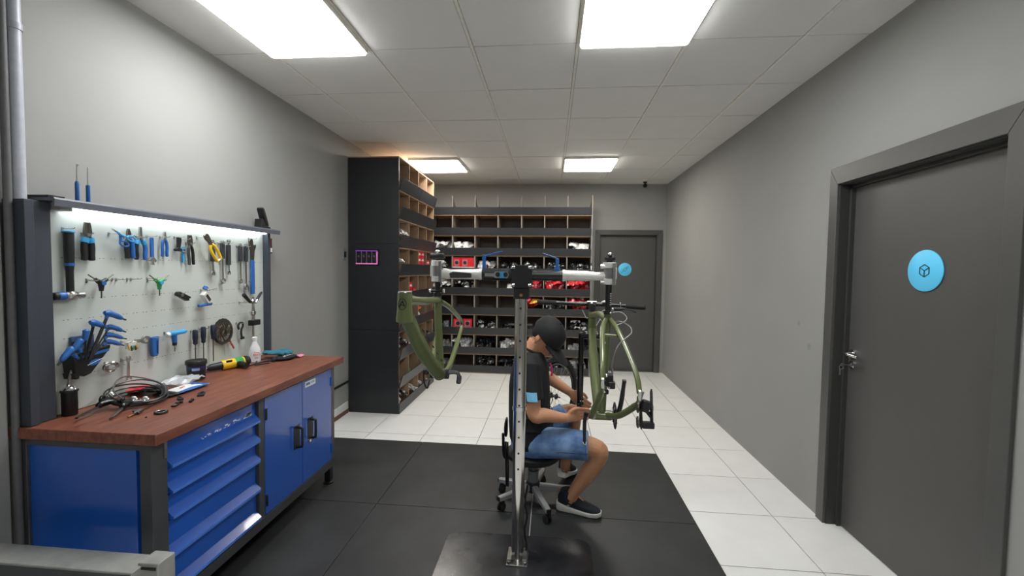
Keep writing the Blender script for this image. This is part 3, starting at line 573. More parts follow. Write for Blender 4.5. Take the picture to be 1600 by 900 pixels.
for i, (dx, rr, ang) in enumerate(((0.012, 0.080, 0.1), (0.018, 0.078, 0.5), (0.024, 0.072, 0.9))):
    t = tool('brake_rotor', ['steel brake rotor at the back of the hanging bundle', 'steel brake rotor in the middle of the hanging bundle', 'steel brake rotor at the front of the hanging bundle'][i], 'brake rotor', 2.548, 1.130 - 0.004 * i, dx, 'bundle of brake rotors on the tool panel')
    m = MB().ringext([(a * (1 + 0.03 * (j % 2)), b * (1 + 0.03 * (j % 2))) for j, (a, b) in enumerate(circ(rr, 36))], circ(rr - 0.012, 36), 'x', -0.0012, 0.0012)
    part('braking_ring', m, M_TDK, t)
    sp = MB().ringext(circ(0.028, 24), circ(0.018, 24), 'x', -0.0012, 0.0012)
    for k in range(6):
        a = ang + k * pi / 3; sp.bar((0, 0.026 * cos(a), 0.026 * sin(a)), (0, (rr - 0.008) * cos(a + 0.7), (rr - 0.008) * sin(a + 0.7)), 0.003, 0.005, (1, 0, 0))
    part('spider', sp, M_BRASS if i == 1 else M_TDK, t)
    if i == 2:
        part('red_spacer', MB().bar(yz(0.04, -0.06, 0.004), yz(0.075, -0.115, 0.004), 0.010, 0.004, (1, 0, 0)), mat('rust_red', '9a3b2c', 0.5), t)
hook(2.548, 1.148)
t = tool('feeler_wire', 'thin steel spoke hanging under the brake rotors', 'wire', 2.565, 1.045, 0.01); part('wire', MB().cyl(yz(0, 0.0), yz(0, -0.075), 0.0014), M_STEEL, t); hook(2.565, 1.05)
# -- lower left: ring spanner, bits, bracelet of lock, small spanner
t = tool('ring_tool', 'small steel ring spanner hanging in the lower row', 'spanner', 2.005, 1.163, 0.03); hook(1.985, 1.163)
part('ring', MB().ringext(circ(0.020, 20), circ(0.011, 20), 'x', -0.006, 0.006), M_STEEL, t, bev=0.001); part('stub', MB().box(-0.004, 0.004, -0.040, -0.018, -0.008, 0.008), M_STEEL, t)
t = tool('bit_cluster', 'small steel and brass bit holder beside the blue hex keys', 'bit holder', 1.925, 1.150, 0.035); hook(1.915, 1.168)
part('body', MB().box(-0.012, 0.012, -0.022, 0.018, -0.018, 0.018), M_ALU, t, bev=0.004)
for k in range(5): part('bit', MB().cyl(yz(-0.018 + 0.009 * k, 0.012, 0.004), yz(-0.02 + 0.010 * k, -0.022 - 0.004 * (k % 2), 0.016), 0.004), (M_BRASS, M_BLACK, M_GREEN, M_BLACK, M_BRASS)[k], t)
t = tool('cassette_ring', 'oval steel lockring lying against the panel near the worktop', 'lockring', 1.835, 1.062, 0.02); hook(1.835, 1.080)
part('ring', MB().torus(yz(0, 0, 0.004), 0.026, 0.007, (1, 0, 0), 28, 8, (1.2, 0.75)), M_CHROME, t); part('inner_ring', MB().torus(yz(0, 0, 0.010), 0.017, 0.004, (1, 0, 0), 24, 6, (1.2, 0.75)), M_STEEL, t)
t = spanner('short chrome spanner hanging low above the red packets', 1.914, 0.985, 1.085, M_CHROME, 0.011, 0.011, None, True, x=0.03)
# -- hex key holder and its P-handle keys
t = tool('hex_key_holder', 'black fan-shaped hex key holder with blue band and round emblem', 'tool holder', 1.705, 1.075, 0.035)
hp = [(-0.062, 0.082), (0.098, 0.100), (0.094, 0.082), (0.010, -0.014), (-0.018, -0.022), (-0.030, -0.012), (-0.052, -0.006)]
part('pouch', MB().ext(hp, 'x', -0.030, 0.030), M_BLACK, t, bev=0.004)
part('blue_band', MB().ext([(-0.058, 0.068), (0.088, 0.084), (0.086, 0.072), (-0.057, 0.058)], 'x', 0.0302, 0.0320), M_BLUEH, t)
part('tab', MB().ext([(-0.058, 0.0), (-0.036, -0.004), (-0.040, -0.026), (-0.052, -0.026)], 'x', -0.030, 0.030), M_BLACK, t, bev=0.002)
em = part('emblem', MB().ext([(0.026 + 0.024 * cos(a) - 0.006 * sin(a), 0.034 + 0.011 * sin(a) + 0.007 * cos(a)) for a in [2 * pi * i / 20 for i in range(20)]], 'x', 0.0302, 0.0312), M_BLUEH, t)
part('emblem_stripe', MB().bar((0.0318, -0.006, 0.026), (0.0318, 0.060, 0.046), 0.0012, 0.003, (1, 0, 0)), M_WHITE, em)
keys = [  # shaft foot, shaft top (y,z), handle ends, radius, label
 ((1.688, 1.15), (1.773, 1.318), (1.757, 1.328), (1.836, 1.292), 0.0115, 'largest blue P-handle hex key, standing highest in the holder'),
 ((1.678, 1.15), (1.718, 1.288), (1.700, 1.292), (1.770, 1.258), 0.0105, 'blue P-handle hex key second from the top in the holder'),
 ((1.702, 1.15), (1.788, 1.255), (1.780, 1.262), (1.848, 1.232), 0.0095, 'blue P-handle hex key pointing right, third from the top'),
 ((1.712, 1.15), (1.788, 1.218), (1.776, 1.226), (1.856, 1.196), 0.0090, 'blue P-handle hex key pointing right, fourth from the top'),
 ((1.722, 1.15), (1.790, 1.186), (1.782, 1.192), (1.850, 1.166), 0.0090, 'lowest right-hand blue P-handle hex key'),
 ((1.672, 1.15), (1.676, 1.235), (1.682, 1.262), (1.672, 1.218), 0.0100, 'short upright blue hex key at the middle of the holder'),
 ((1.664, 1.15), (1.655, 1.185), (1.668, 1.222), (1.634, 1.178), 0.0105, 'blue P-handle hex key leaning left in the holder'),
 ((1.654, 1.14), (1.638, 1.160), (1.640, 1.192), (1.592, 1.142), 0.0110, 'leftmost blue P-handle hex key, hanging over the post')]
for i, (a, b, h0, h1, rr, lb) in enumerate(keys):
    x = 0.012 + 0.007 * (i % 5); xx = XB + 0.035 + 0.03 - x + 0.035
    t = thing('hex_key', lb, 'hex key', (xx, a[0], a[1]), 'blue hex keys in the fan-shaped holder'); o_ = Vector((0, a[0], a[1]))
    q = lambda p: Vector((0, p[0], p[1])) - o_
    mid = (Vector((0, h0[0], h0[1])) + Vector((0, h1[0], h1[1]))) / 2 - o_
    part('shaft', MB().tube([q((a[0], a[1] - 0.02)), q(b)], rr * (0.55 if i < 2 else 0.36), 6), M_BLACK, t)
    part('bit', MB().tube([q(h1) - (q(h1) - q(h0)).normalized() * 0.004, q(h1) + (q(h1) - q(h0)).normalized() * 0.02], rr * 0.35, 6), M_BLACK, t)
    d = q(h1) - q(h0); n_ = 8
    part('handle', MB().tube([q(h0) + d * (k / n_) + Vector((0, 0, 1)) * (0.004 * sin(pi * k / n_)) for k in range(n_ + 1)], [rr * 1.22 * f for f in (0.55, 1.0, 1.1, 1.0, 0.95, 0.95, 0.9, 0.8, 0.5)], 12).tube([q(b) - (q(b) - q(a)).normalized() * 0.02, q(b) + Vector((0, 0, 0.002))], [rr * 0.6, rr * 0.85], 10), M_BLUEH, t)
t = tool('tool_roll', 'dark blue folded tool pouch behind the fan of hex keys', 'pouch', 1.725, 1.185, 0.010); part('pouch', MB().ext(rrect(-0.045, 0.05, -0.04, 0.042, 0.006), 'x', -0.008, 0.004), mat('slate_blue', '3d5478', 0.6), t, bev=0.003); part('flap', MB().ext(rrect(-0.045, -0.012, -0.04, 0.02, 0.006), 'x', 0.004, 0.007), M_BLACK, t)
# -- items standing on the top shelf
for y, h1, lb, tip in ((1.703, 0.10, 'blue-handled pick with hooked tip standing on the top shelf', True), (1.747, 0.092, 'blue-handled pick with straight tip standing on the top shelf', False)):
    t = thing('pick', lb, 'pick', (-2.05, y, 1.814), 'blue-handled picks on the top shelf')
    part('handle', MB().lathe([(0.006, 0), (0.0075, 0.004), (0.0075, 0.078), (0.005, h1 - 0.012)], n=10), mat('pick_blue', '1f5a96', 0.4), t)
    part('shaft', MB().cyl((0, 0, h1 - 0.014), (0, 0, h1 + 0.055), 0.0028, 0.0018, 8).tube([(0, 0, h1 + 0.054), (0, 0.004, h1 + 0.062), (0, 0.009, h1 + 0.060)] if tip else [(0, 0, h1 + 0.05), (0, 0, h1 + 0.058), (0, 0, h1 + 0.066)], 0.0018 if not tip else 0.003, 6), M_STEEL, t)
t = thing('cordless_phone', 'black cordless phone leaning in its charging dock on the top shelf', 'phone', (-2.05, 2.905, 1.814))
part('dock', MB().ext([(-0.05, 0.0), (0.055, 0.0), (0.050, 0.014), (0.004, 0.022), (-0.020, 0.062), (-0.040, 0.066)], 'x', -0.028, 0.028), M_BLACK, t, bev=0.004)
R = Matrix.Translation((0, 0.034, 0.018)) @ Matrix.Rotation(0.42, 4, 'X')
hs = part('handset', MB().ext([(-0.012, 0.0), (0.010, 0.0), (0.013, 0.06), (0.012, 0.125), (0.004, 0.140), (-0.010, 0.134), (-0.013, 0.06)], 'x', -0.023, 0.023).xf(R), M_BLACK, t, bev=0.004)
kp = MB()
for i in range(4):
    for j in range(3): kp.obox((0.0235, -0.006 + 0.006 * j, 0.022 + 0.013 * i), (0.001, 0.0042, 0.008))
kb = MB()
for i in range(5):
    for j in range(3): kb.obox((-0.014 + 0.014 * j, 0.0125, 0.02 + 0.012 * i), (0.009, 0.003, 0.007))
part('keypad', kb.xf(R), mat('key_grey', '8e9294', 0.4), hs, kind='stuff'); part('screen', MB().obox((0, 0.0125, 0.102), (0.034, 0.003, 0.03)).xf(R), mat('lcd', '6b7a6c', 0.2), hs)
t = thing('wall_tag', 'small red and white card clipped at the right end of the tool panel', 'card', (-2.06, 3.0, 1.70))
part('holder', MB().box(-0.008, 0.008, -0.014, 0.014, -0.06, 0.05), M_BLACK, t, bev=0.002); part('card', MB().box(0.0082, 0.010, -0.010, 0.010, -0.012, 0.045), mat('maroon', '6d2b28', 0.5), t); part('label_white', MB().box(0.0082, 0.010, -0.010, 0.010, -0.05, -0.02), M_WHITE, t)
# ================================================================== things on the worktop
ZT = 0.897
t = thing('grease_gun', 'black grease gun standing on the bench with chrome nozzle', 'grease gun', (-2.045, 1.645, ZT))
part('canister', MB().lathe([(0.024, 0), (0.026, 0.003), (0.026, 0.10), (0.030, 0.102), (0.030, 0.108), (0.022, 0.112)], n=24), M_BLACK, t)
part('cap', MB().lathe([(0.026, 0.108), (0.020, 0.120), (0.010, 0.126), (0.008, 0.132)], n=20), M_CHROME, t)
part('nozzle', MB().tube([(0, 0, 0.125), (0, 0.004, 0.16), (0.004, 0.012, 0.20)], [0.007, 0.006, 0.005], 10), M_STEEL, t)
part('badge', MB().ext(circ(0.011, 16, (0, 0.055)), 'y', 0.0, 0.001).xf(Matrix.Translation((0.016, 0.0205, 0)) @ Matrix.Rotation(-0.66, 4, 'Z')), mat('badge_silver', 'b9bcbf', 0.3), t)
t = thing('brake_set', 'coiled black hydraulic brake set with levers on the bench', 'brake lever', (-1.93, 1.76, ZT))
coil = []
for i in range(150):
    a = 2 * pi * i / 36; k = i / 150
    coil.append((0.005 + 0.105 * cos(a) * (1 - 0.12 * sin(3 * k * 6)), 0.07 + 0.10 * sin(a) + 0.01 * sin(9 * k), 0.006 + 0.018 * k + 0.030 * (1 + cos(a - 2.6)) * (0.4 + 0.9 * k)))
part('hose', MB().tube(coil, 0.0036, 7), M_HOSE, t)
part('hose', MB().tube(cr([(0.02, 0.0, 0.035), (-0.07, 0.03, 0.07), (-0.10, 0.10, 0.11), (-0.06, 0.18, 0.085), (0.03, 0.19, 0.05), (0.09, 0.12, 0.02), (0.07, 0.03, 0.02), (0.02, -0.01, 0.03)], 8), 0.0034, 7), mat('hose_grey', '5c5c5c', 0.3), t)
for i, (ox, oy, oz, an) in enumerate(((-0.03, -0.06, 0.028, 0.1), (0.05, -0.035, 0.018, 0.35))):
    R = Matrix.Translation((ox, oy, oz)) @ Matrix.Rotation(an, 4, 'Z')
    lv = part('lever_body', MB().tube(cr([(0.045, 0.05, 0.004), (0.01, 0.02, 0.008), (0.0, -0.02, 0.002)], 4), [0.010] * 4 + [0.014] * 4 + [0.008], 10).torus((-0.012, 0.018, 0.020), 0.014, 0.006, (1, 0.3, 0), 20, 8).xf(R), M_BLACKG, t)
    part('lever_blade', MB().tube(cr([(0.002, -0.01, 0.0), (0.012, -0.06, -0.004), (0.016, -0.11, -0.010), (0.026, -0.135, -0.010)], 5), [0.007] * 10 + [0.0055] * 5 + [0.006], 8, flat=0.6).xf(R), M_BLACK if i == 0 else M_TDK, lv)
    part('reservoir', MB().ext(rrect(-0.012, 0.014, 0.0, 0.05, 0.008), 'z', 0.010, 0.022).xf(R), M_BLACK, lv, bev=0.002)
for i, p in enumerate(((-0.055, 0.0, 0.052), (0.04, 0.02, 0.030), (0.062, 0.055, 0.02))):
    part('clamp', MB().lathe([(0.012, -0.009), (0.016, -0.006), (0.016, 0.006), (0.012, 0.009)], p, (0.6, -0.6, 0.4), 16), M_CHROME, t)
# packets
def crumple(nx, ny, sx, sy, th, amp, seed):
    """a creased closed bag lying in the xy plane"""
    r = random.Random(seed); vs = []; fs = []
    H = [[r.uniform(-1, 1) for _ in range(ny + 1)] for _ in range(nx + 1)]
    for side in (1, -1):
        for i in range(nx + 1):
            for j in range(ny + 1):
                u, v_ = i / nx, j / ny; e = (1 - (2 * u - 1) ** 4) * (1 - (2 * v_ - 1) ** 4)
                vs.append(((u - 0.5) * sx * (1 + 0.05 * H[i][(j + 1) % (ny + 1)]), (v_ - 0.5) * sy * (1 + 0.05 * H[(i + 1) % (nx + 1)][j]), amp * H[i][j] + side * th * 0.5 * max(e, 0.03) * (1 + 0.5 * r.uniform(-1, 1))))
    n = (nx + 1) * (ny + 1); idx = lambda s, i, j: s * n + i * (ny + 1) + j
    for s in (0, 1):
        for i in range(nx):
            for j in range(ny): fs.append((idx(s, i, j), idx(s, i + 1, j), idx(s, i + 1, j + 1), idx(s, i, j + 1)))
    rim = [(i, 0) for i in range(nx)] + [(nx, j) for j in range(ny)] + [(i, ny) for i in range(nx, 0, -1)] + [(0, j) for j in range(ny, 0, -1)]
    for k in range(len(rim)):
        a, b = rim[k], rim[(k + 1) % len(rim)]; fs.append((idx(0, *a), idx(0, *b), idx(1, *b), idx(1, *a)))
    m = MB(); m.add(vs, fs); return m
t = thing('brake_pad_packet', 'red retail packet lying on the bench behind the coiled hose', 'packet', (-2.00, 1.955, ZT))
part('card', crumple(5, 4, 0.15, 0.12, 0.012, 0.003, 3).xf(Matrix.Translation((-0.02, 0.03, 0.022)) @ Matrix.Rotation(0.5, 4, 'Z') @ Matrix.Rotation(0.14, 4, 'Y')), M_RED, t)
part('contents', crumple(6, 5, 0.11, 0.10, 0.02, 0.005, 4).xf(Matrix.Translation((0.03, 0.01, 0.028)) @ Matrix.Rotation(0.3, 4, 'Z')), M_BLACKG, t)
part('logo', MB().lathe([(0.016, 0), (0.016, 0.001)], (-0.05, 0.0, 0.036), (0.1, 0, 1), 18), mat('pale_red', 'f0a6a6', 0.5), t)
t = thing('parts_packet', 'white and blue retail packet lying in front of the red one', 'packet', (-1.88, 2.045, ZT))
part('bag', crumple(6, 4, 0.10, 0.20, 0.012, 0.002, 5).xf(Matrix.Translation((0, 0, 0.012))), M_WHITE, t)
part('blue_edge', crumple(2, 4, 0.022, 0.20, 0.014, 0.001, 6).xf(Matrix.Translation((0.042, 0.0, 0.0125))), M_BLUEH, t)
part('blue_end', crumple(3, 2, 0.10, 0.05, 0.014, 0.001, 7).xf(Matrix.Translation((0.0, 0.085, 0.0135))), M_BLUEH, t)
part('black_end', crumple(4, 3, 0.10, 0.07, 0.018, 0.003, 8).xf(Matrix.Translation((0.0, -0.10, 0.014))), M_BLACKG, t)
part('print', MB().bar((0.0, -0.03, 0.0215), (-0.008, 0.01, 0.0215), 0.006, 0.001, (0, 0, 1)), mat('print_orange', 'd9804a', 0.5), t)
M_CLEAR = mat('clear_plastic', 'dfe3e6', 0.12, var=0.05, alpha=0.45)
solo('plastic_bag', crumple(7, 6, 0.13, 0.17, 0.028, 0.010, 11), M_CLEAR, 'crumpled clear plastic bag beside the black tub', 'bag', (-2.00, 2.160, ZT + 0.022), flat=True)
t = thing('grease_tub', 'black plastic tub with dark blue label and screw lid', 'tub', (-2.005, 2.262, ZT))
part('tub', MB().lathe([(0.040, 0), (0.043, 0.003), (0.047, 0.092)], n=28), M_BLACK, t); part('lid', MB().lathe([(0.047, 0.086), (0.052, 0.088), (0.052, 0.106), (0.049, 0.110), (0.044, 0.107)], n=28), M_BLACK, t)
def wrap(r0, r1, z0, z1, a0, a1, n=10, d=0.0012):
    m = MB(); rings = []
    for i in range(n + 1):
        a = a0 + (a1 - a0) * i / n
        rings.append([Vector((rr * cos(a), rr * sin(a), z)) for rr, z in ((r0, z0), (r0 + d, z0), (r1 + d, z1), (r1, z1))])
    return m.loft(rings)
part('label_blue', wrap(0.0435, 0.0460, 0.05, 0.078, -2.2, 0.9), mat('label_navy', '23306e', 0.4), t)
part('label_white', wrap(0.0425, 0.0440, 0.012, 0.034, -1.35, -0.55), M_WHITE, t); part('emblem', wrap(0.0447, 0.0457, 0.056, 0.070, -1.3, -0.5, d=0.002), mat('label_light', '98a4d8', 0.4), t)
bars = MB()
for k in range(6): bars.add(*(lambda m: (m.v, m.f))(wrap(0.0425, 0.0440, 0.015, 0.031, -1.28 + k * 0.11, -1.24 + k * 0.11, 2, 0.0018)))
part('label_print', bars, M_BLACK, t)
# drill lying on its side, pointing at the tub
t = thing('cordless_drill', 'yellow and green power drill lying on the bench with a long bit', 'drill', (-2.0, 2.50, ZT))
q0, q1 = Vector((-0.055, -0.095, 0.028)), Vector((0.035, 0.115, 0.034)); dv = q1 - q0
def al(a): return q0 + dv * a
part('bit', MB().cyl(al(-0.30), al(0.02), 0.004), M_STEEL, t)
part('chuck', MB().tube([al(-0.06), al(0.02), al(0.06), al(0.30), al(0.33)], [0.010, 0.017, 0.021, 0.024, 0.026], 16), M_BLACK, t)
part('collar', MB().tube([al(-0.09), al(-0.05)], [0.012, 0.012], 14), M_CHROME, t)
part('body', MB().tube([al(0.33), al(0.37), al(0.62), al(0.66)], [0.026, 0.031, 0.031, 0.031], 16), M_YELLOW, t)
part('motor_housing', MB().tube([al(0.66), al(0.78), al(0.86)], [0.0315, 0.033, 0.031], 16), M_GREEN, t)
part('yellow_ring', MB().tube([al(0.86), al(0.90)], [0.0325, 0.0325], 16), M_YELLOW, t)
part('end_cap', MB().tube([al(0.90), al(1.0), al(1.06), al(1.08)], [0.033, 0.032, 0.027, 0.018], 16), M_BLACK, t)
part('grip', MB().tube([al(0.7), al(0.75) + Vector((0.055, -0.02, -0.008)), al(0.75) + Vector((0.09, -0.035, -0.010))], [0.018, 0.018, 0.017], 12), M_BLACK, t)
part('badge', MB().obox(al(0.48) + Vector((0.022, -0.010, 0.022)), (0.004, 0.035, 0.014), Matrix.Rotation(-0.4, 3, 'Z')), M_BLACK, t)
# spray bottle
t = thing('spray_bottle', 'white plastic bottle with red-lettered label at the panel right', 'bottle', (-1.995, 2.735, ZT))
part('bottle', MB().lathe([(0.032, 0), (0.036, 0.004), (0.036, 0.075), (0.030, 0.10), (0.016, 0.128), (0.014, 0.15)], n=24), mat('frosted_white', 'd9dcdc', 0.3), t)
part('cap', MB().lathe([(0.016, 0.148), (0.016, 0.166), (0.008, 0.170)], n=16), M_WHITE, t)
lb = part('label_panel', wrap(0.0362, 0.0362, 0.018, 0.072, -1.1, -0.15, 8, 0.0008), M_WHITE, t)
part('label_frame', wrap(0.0362, 0.0362, 0.064, 0.068, -1.05, -0.2, 8, 0.0014), M_RED, lb)
text_mesh('K003', 0.020, M_RED, 'label_text', lb, Matrix.Translation((0.0378 * cos(-0.62), 0.0378 * sin(-0.62), 0.052)) @ Matrix.Rotation(-0.62 + pi / 2, 4, 'Z') @ Matrix.Rotation(pi / 2, 4, 'X'), 0.0006)
part('label_lines', wrap(0.0362, 0.0362, 0.026, 0.029, -1.0, -0.3, 8, 0.0014).add(*(lambda m: (m.v, m.f))(wrap(0.0362, 0.0362, 0.034, 0.036, -1.0, -0.35, 8, 0.0014))), M_TDK, lb)
solo('clear_wrapper', crumple(5, 5, 0.07, 0.06, 0.03, 0.008, 21), M_CLEAR, 'small crumpled clear wrapper between drill and white bottle', 'wrapper', (-2.045, 2.665, ZT + 0.022), flat=True)
# gloves, cap, cloth, cable
M_TEAL = mat('teal_fabric', '2f6f82', 0.85, var=0.15, scale=60, bump=0.4)
t = thing('work_glove', 'teal work glove lying at the far end of the bench', 'glove', (-1.93, 2.855, ZT + 0.030))
gm = MB().sph((0, 0, 0.012), (0.05, 0.06, 0.014))
for k, (a, l) in enumerate(((-0.6, 0.06), (-0.2, 0.075), (0.15, 0.078), (0.5, 0.068))):
    b = Vector((0.03 + 0.012 * cos(a), 0.045 * sin(a) * 1.2, 0.012)); gm.tube([b, b + Vector((cos(a * 0.6), sin(a * 0.6), 0.08)) * l * 0.6, b + Vector((cos(a * 0.6), sin(a * 0.6), -0.02)) * l], [0.014, 0.013, 0.009], 8)
gm.tube([(-0.01, 0.04, 0.012), (0.02, 0.085, 0.016), (0.045, 0.10, 0.008)], [0.014, 0.013, 0.009], 8).tube([(-0.03, 0, 0.012), (-0.075, -0.01, 0.012)], [0.035, 0.038], 10, flat=0.35)
ob = remesh(gm, 'glove_body', M_TEAL, 0.0035, 3, t)
t = thing('black_mitt', 'black mitt with white lettering lying under the teal glove', 'glove', (-1.845, 2.835, ZT))
ob = remesh(MB().sph((0, 0.0, 0.016), (0.060, 0.085, 0.017)).sph((0.01, 0.05, 0.013), (0.045, 0.05, 0.012)).tube([(-0.04, -0.05, 0.012), (-0.02, -0.10, 0.010)], [0.016, 0.012], 8), 'mitt_body', mat('black_fabric', '191a1e', 0.85, bump=0.3), 0.004, 3, t)
wr = MB(); px_ = 0.0
for k, sg in enumerate([[(0, 0), (0.3, 1), (0.6, 0)], [(0, 0), (0.1, 1), (0.6, 0.8), (0.1, 0.5)], [(0, 0), (0.3, 1), (0.6, 0)], [(0, 1), (0.1, 0), (0.5, 0), (0.6, 1)], [(0, 0), (0.1, 1), (0.6, 0.7), (0.1, 0.5), (0.6, 0)], [(0, 0), (0.3, 1), (0.6, 0)]]):
    for (a, b), (c, d) in zip(sg[:-1], sg[1:]):
        f = lambda u, w_: Vector((0.030 - 0.014 * w_ , -0.05 + 0.017 * k + 0.016 * u, 0.0))
        def top(p): return p + Vector((0, 0, 0.016 + 0.0175 * max(0.05, 1 - (p.x / 0.06) ** 2 - (p.y / 0.085) ** 2) ** 0.5))
        wr.bar(top(f(a, b)), top(f(c, d)), 0.003, 0.003)
part('lettering', wr, M_WHITE, t)
solo('pink_cloth', crumple(5, 4, 0.06, 0.05, 0.012, 0.004, 31), mat('pink_fabric', 'd987a0', 0.9), 'small pink cloth at the far end of the bench', 'cloth', (-1.795, 2.925, ZT + 0.010))
solo('black_cable', MB().tube(cr([(0, -0.17, 0), (0.03, -0.10, 0.004), (0.02, -0.02, 0.0), (0.06, 0.05, 0.002), (0.02, 0.09, 0.0), (-0.03, 0.02, 0.004), (0.0, -0.06, 0.0), (0.05, -0.12, 0.004), (0.08, -0.04, 0.0)], 6), 0.004, 7), M_BLACK, 'looped black cable between the drill and the gloves', 'cable', (-1.945, 2.735, ZT + 0.0045))
# small parts
t = thing('seal_ring', 'black and silver ring lying near the bench front edge', 'ring', (-1.690, 1.715, ZT)); part('outer_ring', MB().torus((0, 0, 0.005), 0.021, 0.005, n=28), M_BLACK, t); part('inner_ring', MB().torus((0, 0, 0.008), 0.019, 0.0025, n=28, m=6), M_STEEL, t)
t = thing('valve_tool', 'small chrome and black valve stem lying beside the coiled hose', 'valve', (-1.775, 1.682, ZT)); part('stem', MB().cyl((0.01, -0.045, 0.006), (0.0, -0.005, 0.007), 0.003), M_BRASS, t); part('head', MB().tube([(0, -0.01, 0.008), (-0.004, 0.015, 0.010), (-0.008, 0.035, 0.009)], [0.006, 0.010, 0.008], 10), M_TDK, t); part('lever', MB().cyl((-0.012, -0.004, 0.018), (0.012, 0.004, 0.006), 0.004), M_BLACK, t)
part('wire', MB().tube(cr([(-0.008, 0.035, 0.009), (-0.03, 0.09, 0.004), (-0.06, 0.17, 0.003)], 5), 0.0016, 6), M_BLACK, t)
M_BITS = M_BLACK
for i, (x, y, an, s, lb) in enumerate(((-1.715, 1.815, 0.4, 1.0, 'black link plate with a pale slot on the bench'), (-1.775, 1.905, 0.9, 1.0, 'small black bent clip at the middle of the bench'), (-1.735, 1.985, 0.6, 1.35, 'longer black jagged clip on the bench, farthest of the small parts'))):
    t = thing('small_clip', lb, 'clip', (x, y, ZT), 'small black parts on the bench', rz=an)
    part('plate', MB().ext(rrect(-0.011 * s, 0.011 * s, -0.024 * s, 0.024 * s, 0.008), 'z', 0, 0.008).box(-0.005, 0.006, 0.008 * s, 0.026 * s, 0.006, 0.012), M_BLACK, t, bev=0.001)
    if i == 0: part('slot', MB().ext(rrect(-0.005, 0.005, -0.018, 0.0, 0.004), 'z', 0.008, 0.0086), mat('slot_pale', '8b6a58', 0.5), t)
for i, (x, y, lb) in enumerate(((-1.722, 1.853, 'tiny black spacer right beside the slotted link plate'), (-1.688, 1.868, 'tiny black spacer, front one of the pair nearest the bench edge'), (-1.700, 1.892, 'tiny black spacer, rear one of the pair nearest the bench edge'), (-1.70, 1.655, 'tiny dark bolt near the front left of the bench'))):
    solo('spacer', MB().lathe([(0.006, 0), (0.0075, 0.002), (0.0075, 0.010), (0.004, 0.012)] if i < 3 else [(0.004, 0), (0.004, 0.004), (0.002, 0.005)], n=10), M_BLACK, lb, 'spacer', (x, y, ZT), 'small black parts on the bench')
# ================================================================== low steel stand in the left foreground
t = thing('steel_trestle', 'low grey steel trestle beam in the bottom left foreground', 'trestle', (-1.75, 1.345, 0))
M_GALV = mat('worn_grey_steel', '9c9d98', 0.5, 0.1, var=0.15, scale=14, bump=0.1)
part('beam', MB().box(-0.33, 0.352, -0.05, 0.047, 0.425, 0.50), M_GALV, t, bev=0.004)
part('front_plate', MB().box(-0.33, 0.345, -0.053, -0.050, 0.42, 0.492), M_DKSTEEL, t, bev=0.001)
part('end_cap', MB().box(0.335, 0.412, -0.012, 0.058, 0.40, 0.509), M_GALV, t, bev=0.004); part('end_slot', MB().box(0.33, 0.405, -0.016, -0.012, 0.488, 0.496), M_BLACK, t)
for xa in (-0.29, 0.37): 
    part('leg', MB().box(xa - 0.022, xa + 0.022, -0.03, 0.03, 0.012, 0.43), M_DKSTEEL, t, bev=0.002); part('foot', MB().box(xa - 0.035, xa + 0.035, -0.10, 0.10, 0.0, 0.012), M_DKSTEEL, t, bev=0.002)
# ================================================================== tall shelving against the left wall
su = thing('cubby_shelving', 'tall black cubby shelving against the left wall with tan compartments', 'shelving', (-1.85, 5.04, 0))
PS = lambda n, m, mt, par=None, **k: part(n, m, mt, par or su, world=True, **k)
SX0, SX1, SY0, SY1, SH = -2.128, -1.585, 4.375, 5.715, 2.69
for z0, z1 in ((0.0, 0.886), (0.888, 1.80), (1.802, SH)): PS('side_panel', MB().box(SX0, SX1, SY0, SY0 + 0.012, z0, z1), M_MELB, bev=0.001)
PS('side_lining', MB().box(SX0, SX1, SY0 + 0.012, SY0 + 0.018, 0.0, SH), M_MDF)
PS('side_panel', MB().box(SX0, SX1, SY1 - 0.018, SY1, 0.0, SH), M_MDF, bev=0.001)
PS('back_panel', MB().box(SX0, SX0 + 0.01, SY0 + 0.018, SY1 - 0.018, 0, SH), M_MDF)
PS('top_panel', MB().box(SX0, SX1, SY0, SY1, SH, SH + 0.012), M_MDF, bev=0.001)
dY = [SY0 + 0.009] + [SY0 + (SY1 - SY0) * k / 4 for k in (1, 2, 3)] + [SY1 - 0.009]
ltop = [2.485 - 0.2975 * k for k in range(9)]
def shelf_z(tp_, hgt): return tp_ - hgt
for r, zt in enumerate(ltop):
    zb = max(zt - 0.125, 0.0); zs_ = max(zb, 0.012)
    PS('shelf_board', MB().box(SX0 + 0.01, SX1, SY0 + 0.018, SY1 - 0.018, zs_ - 0.012, zs_), M_MDF)
    f = MB()
    R0 = (SX1 + 0.001, zb); tl = 0.035 if r < 8 else 0.0
    for a, b in ((SY0, SY0 + (SY1 - SY0) / 2 - 0.0015), (SY0 + (SY1 - SY0) / 2 + 0.0015, SY1)) if r in (0, 4) else ((SY0, SY1),):
        PS('fascia', MB().ext([(SX1 + 0.001, zb), (SX1 + 0.013, zb), (SX1 + 0.013 + tl, zt), (SX1 + 0.001 + tl, zt)], 'y', a, b), M_MELG, bev=0.001)
    ztop = (ltop[r - 1] - 0.125 - 0.012) if r else SH
    for y in dY[1:-1]: PS('divider', MB().box(SX0 + 0.01, SX1, y - 0.006, y + 0.006, zs_, ztop), M_MDF)
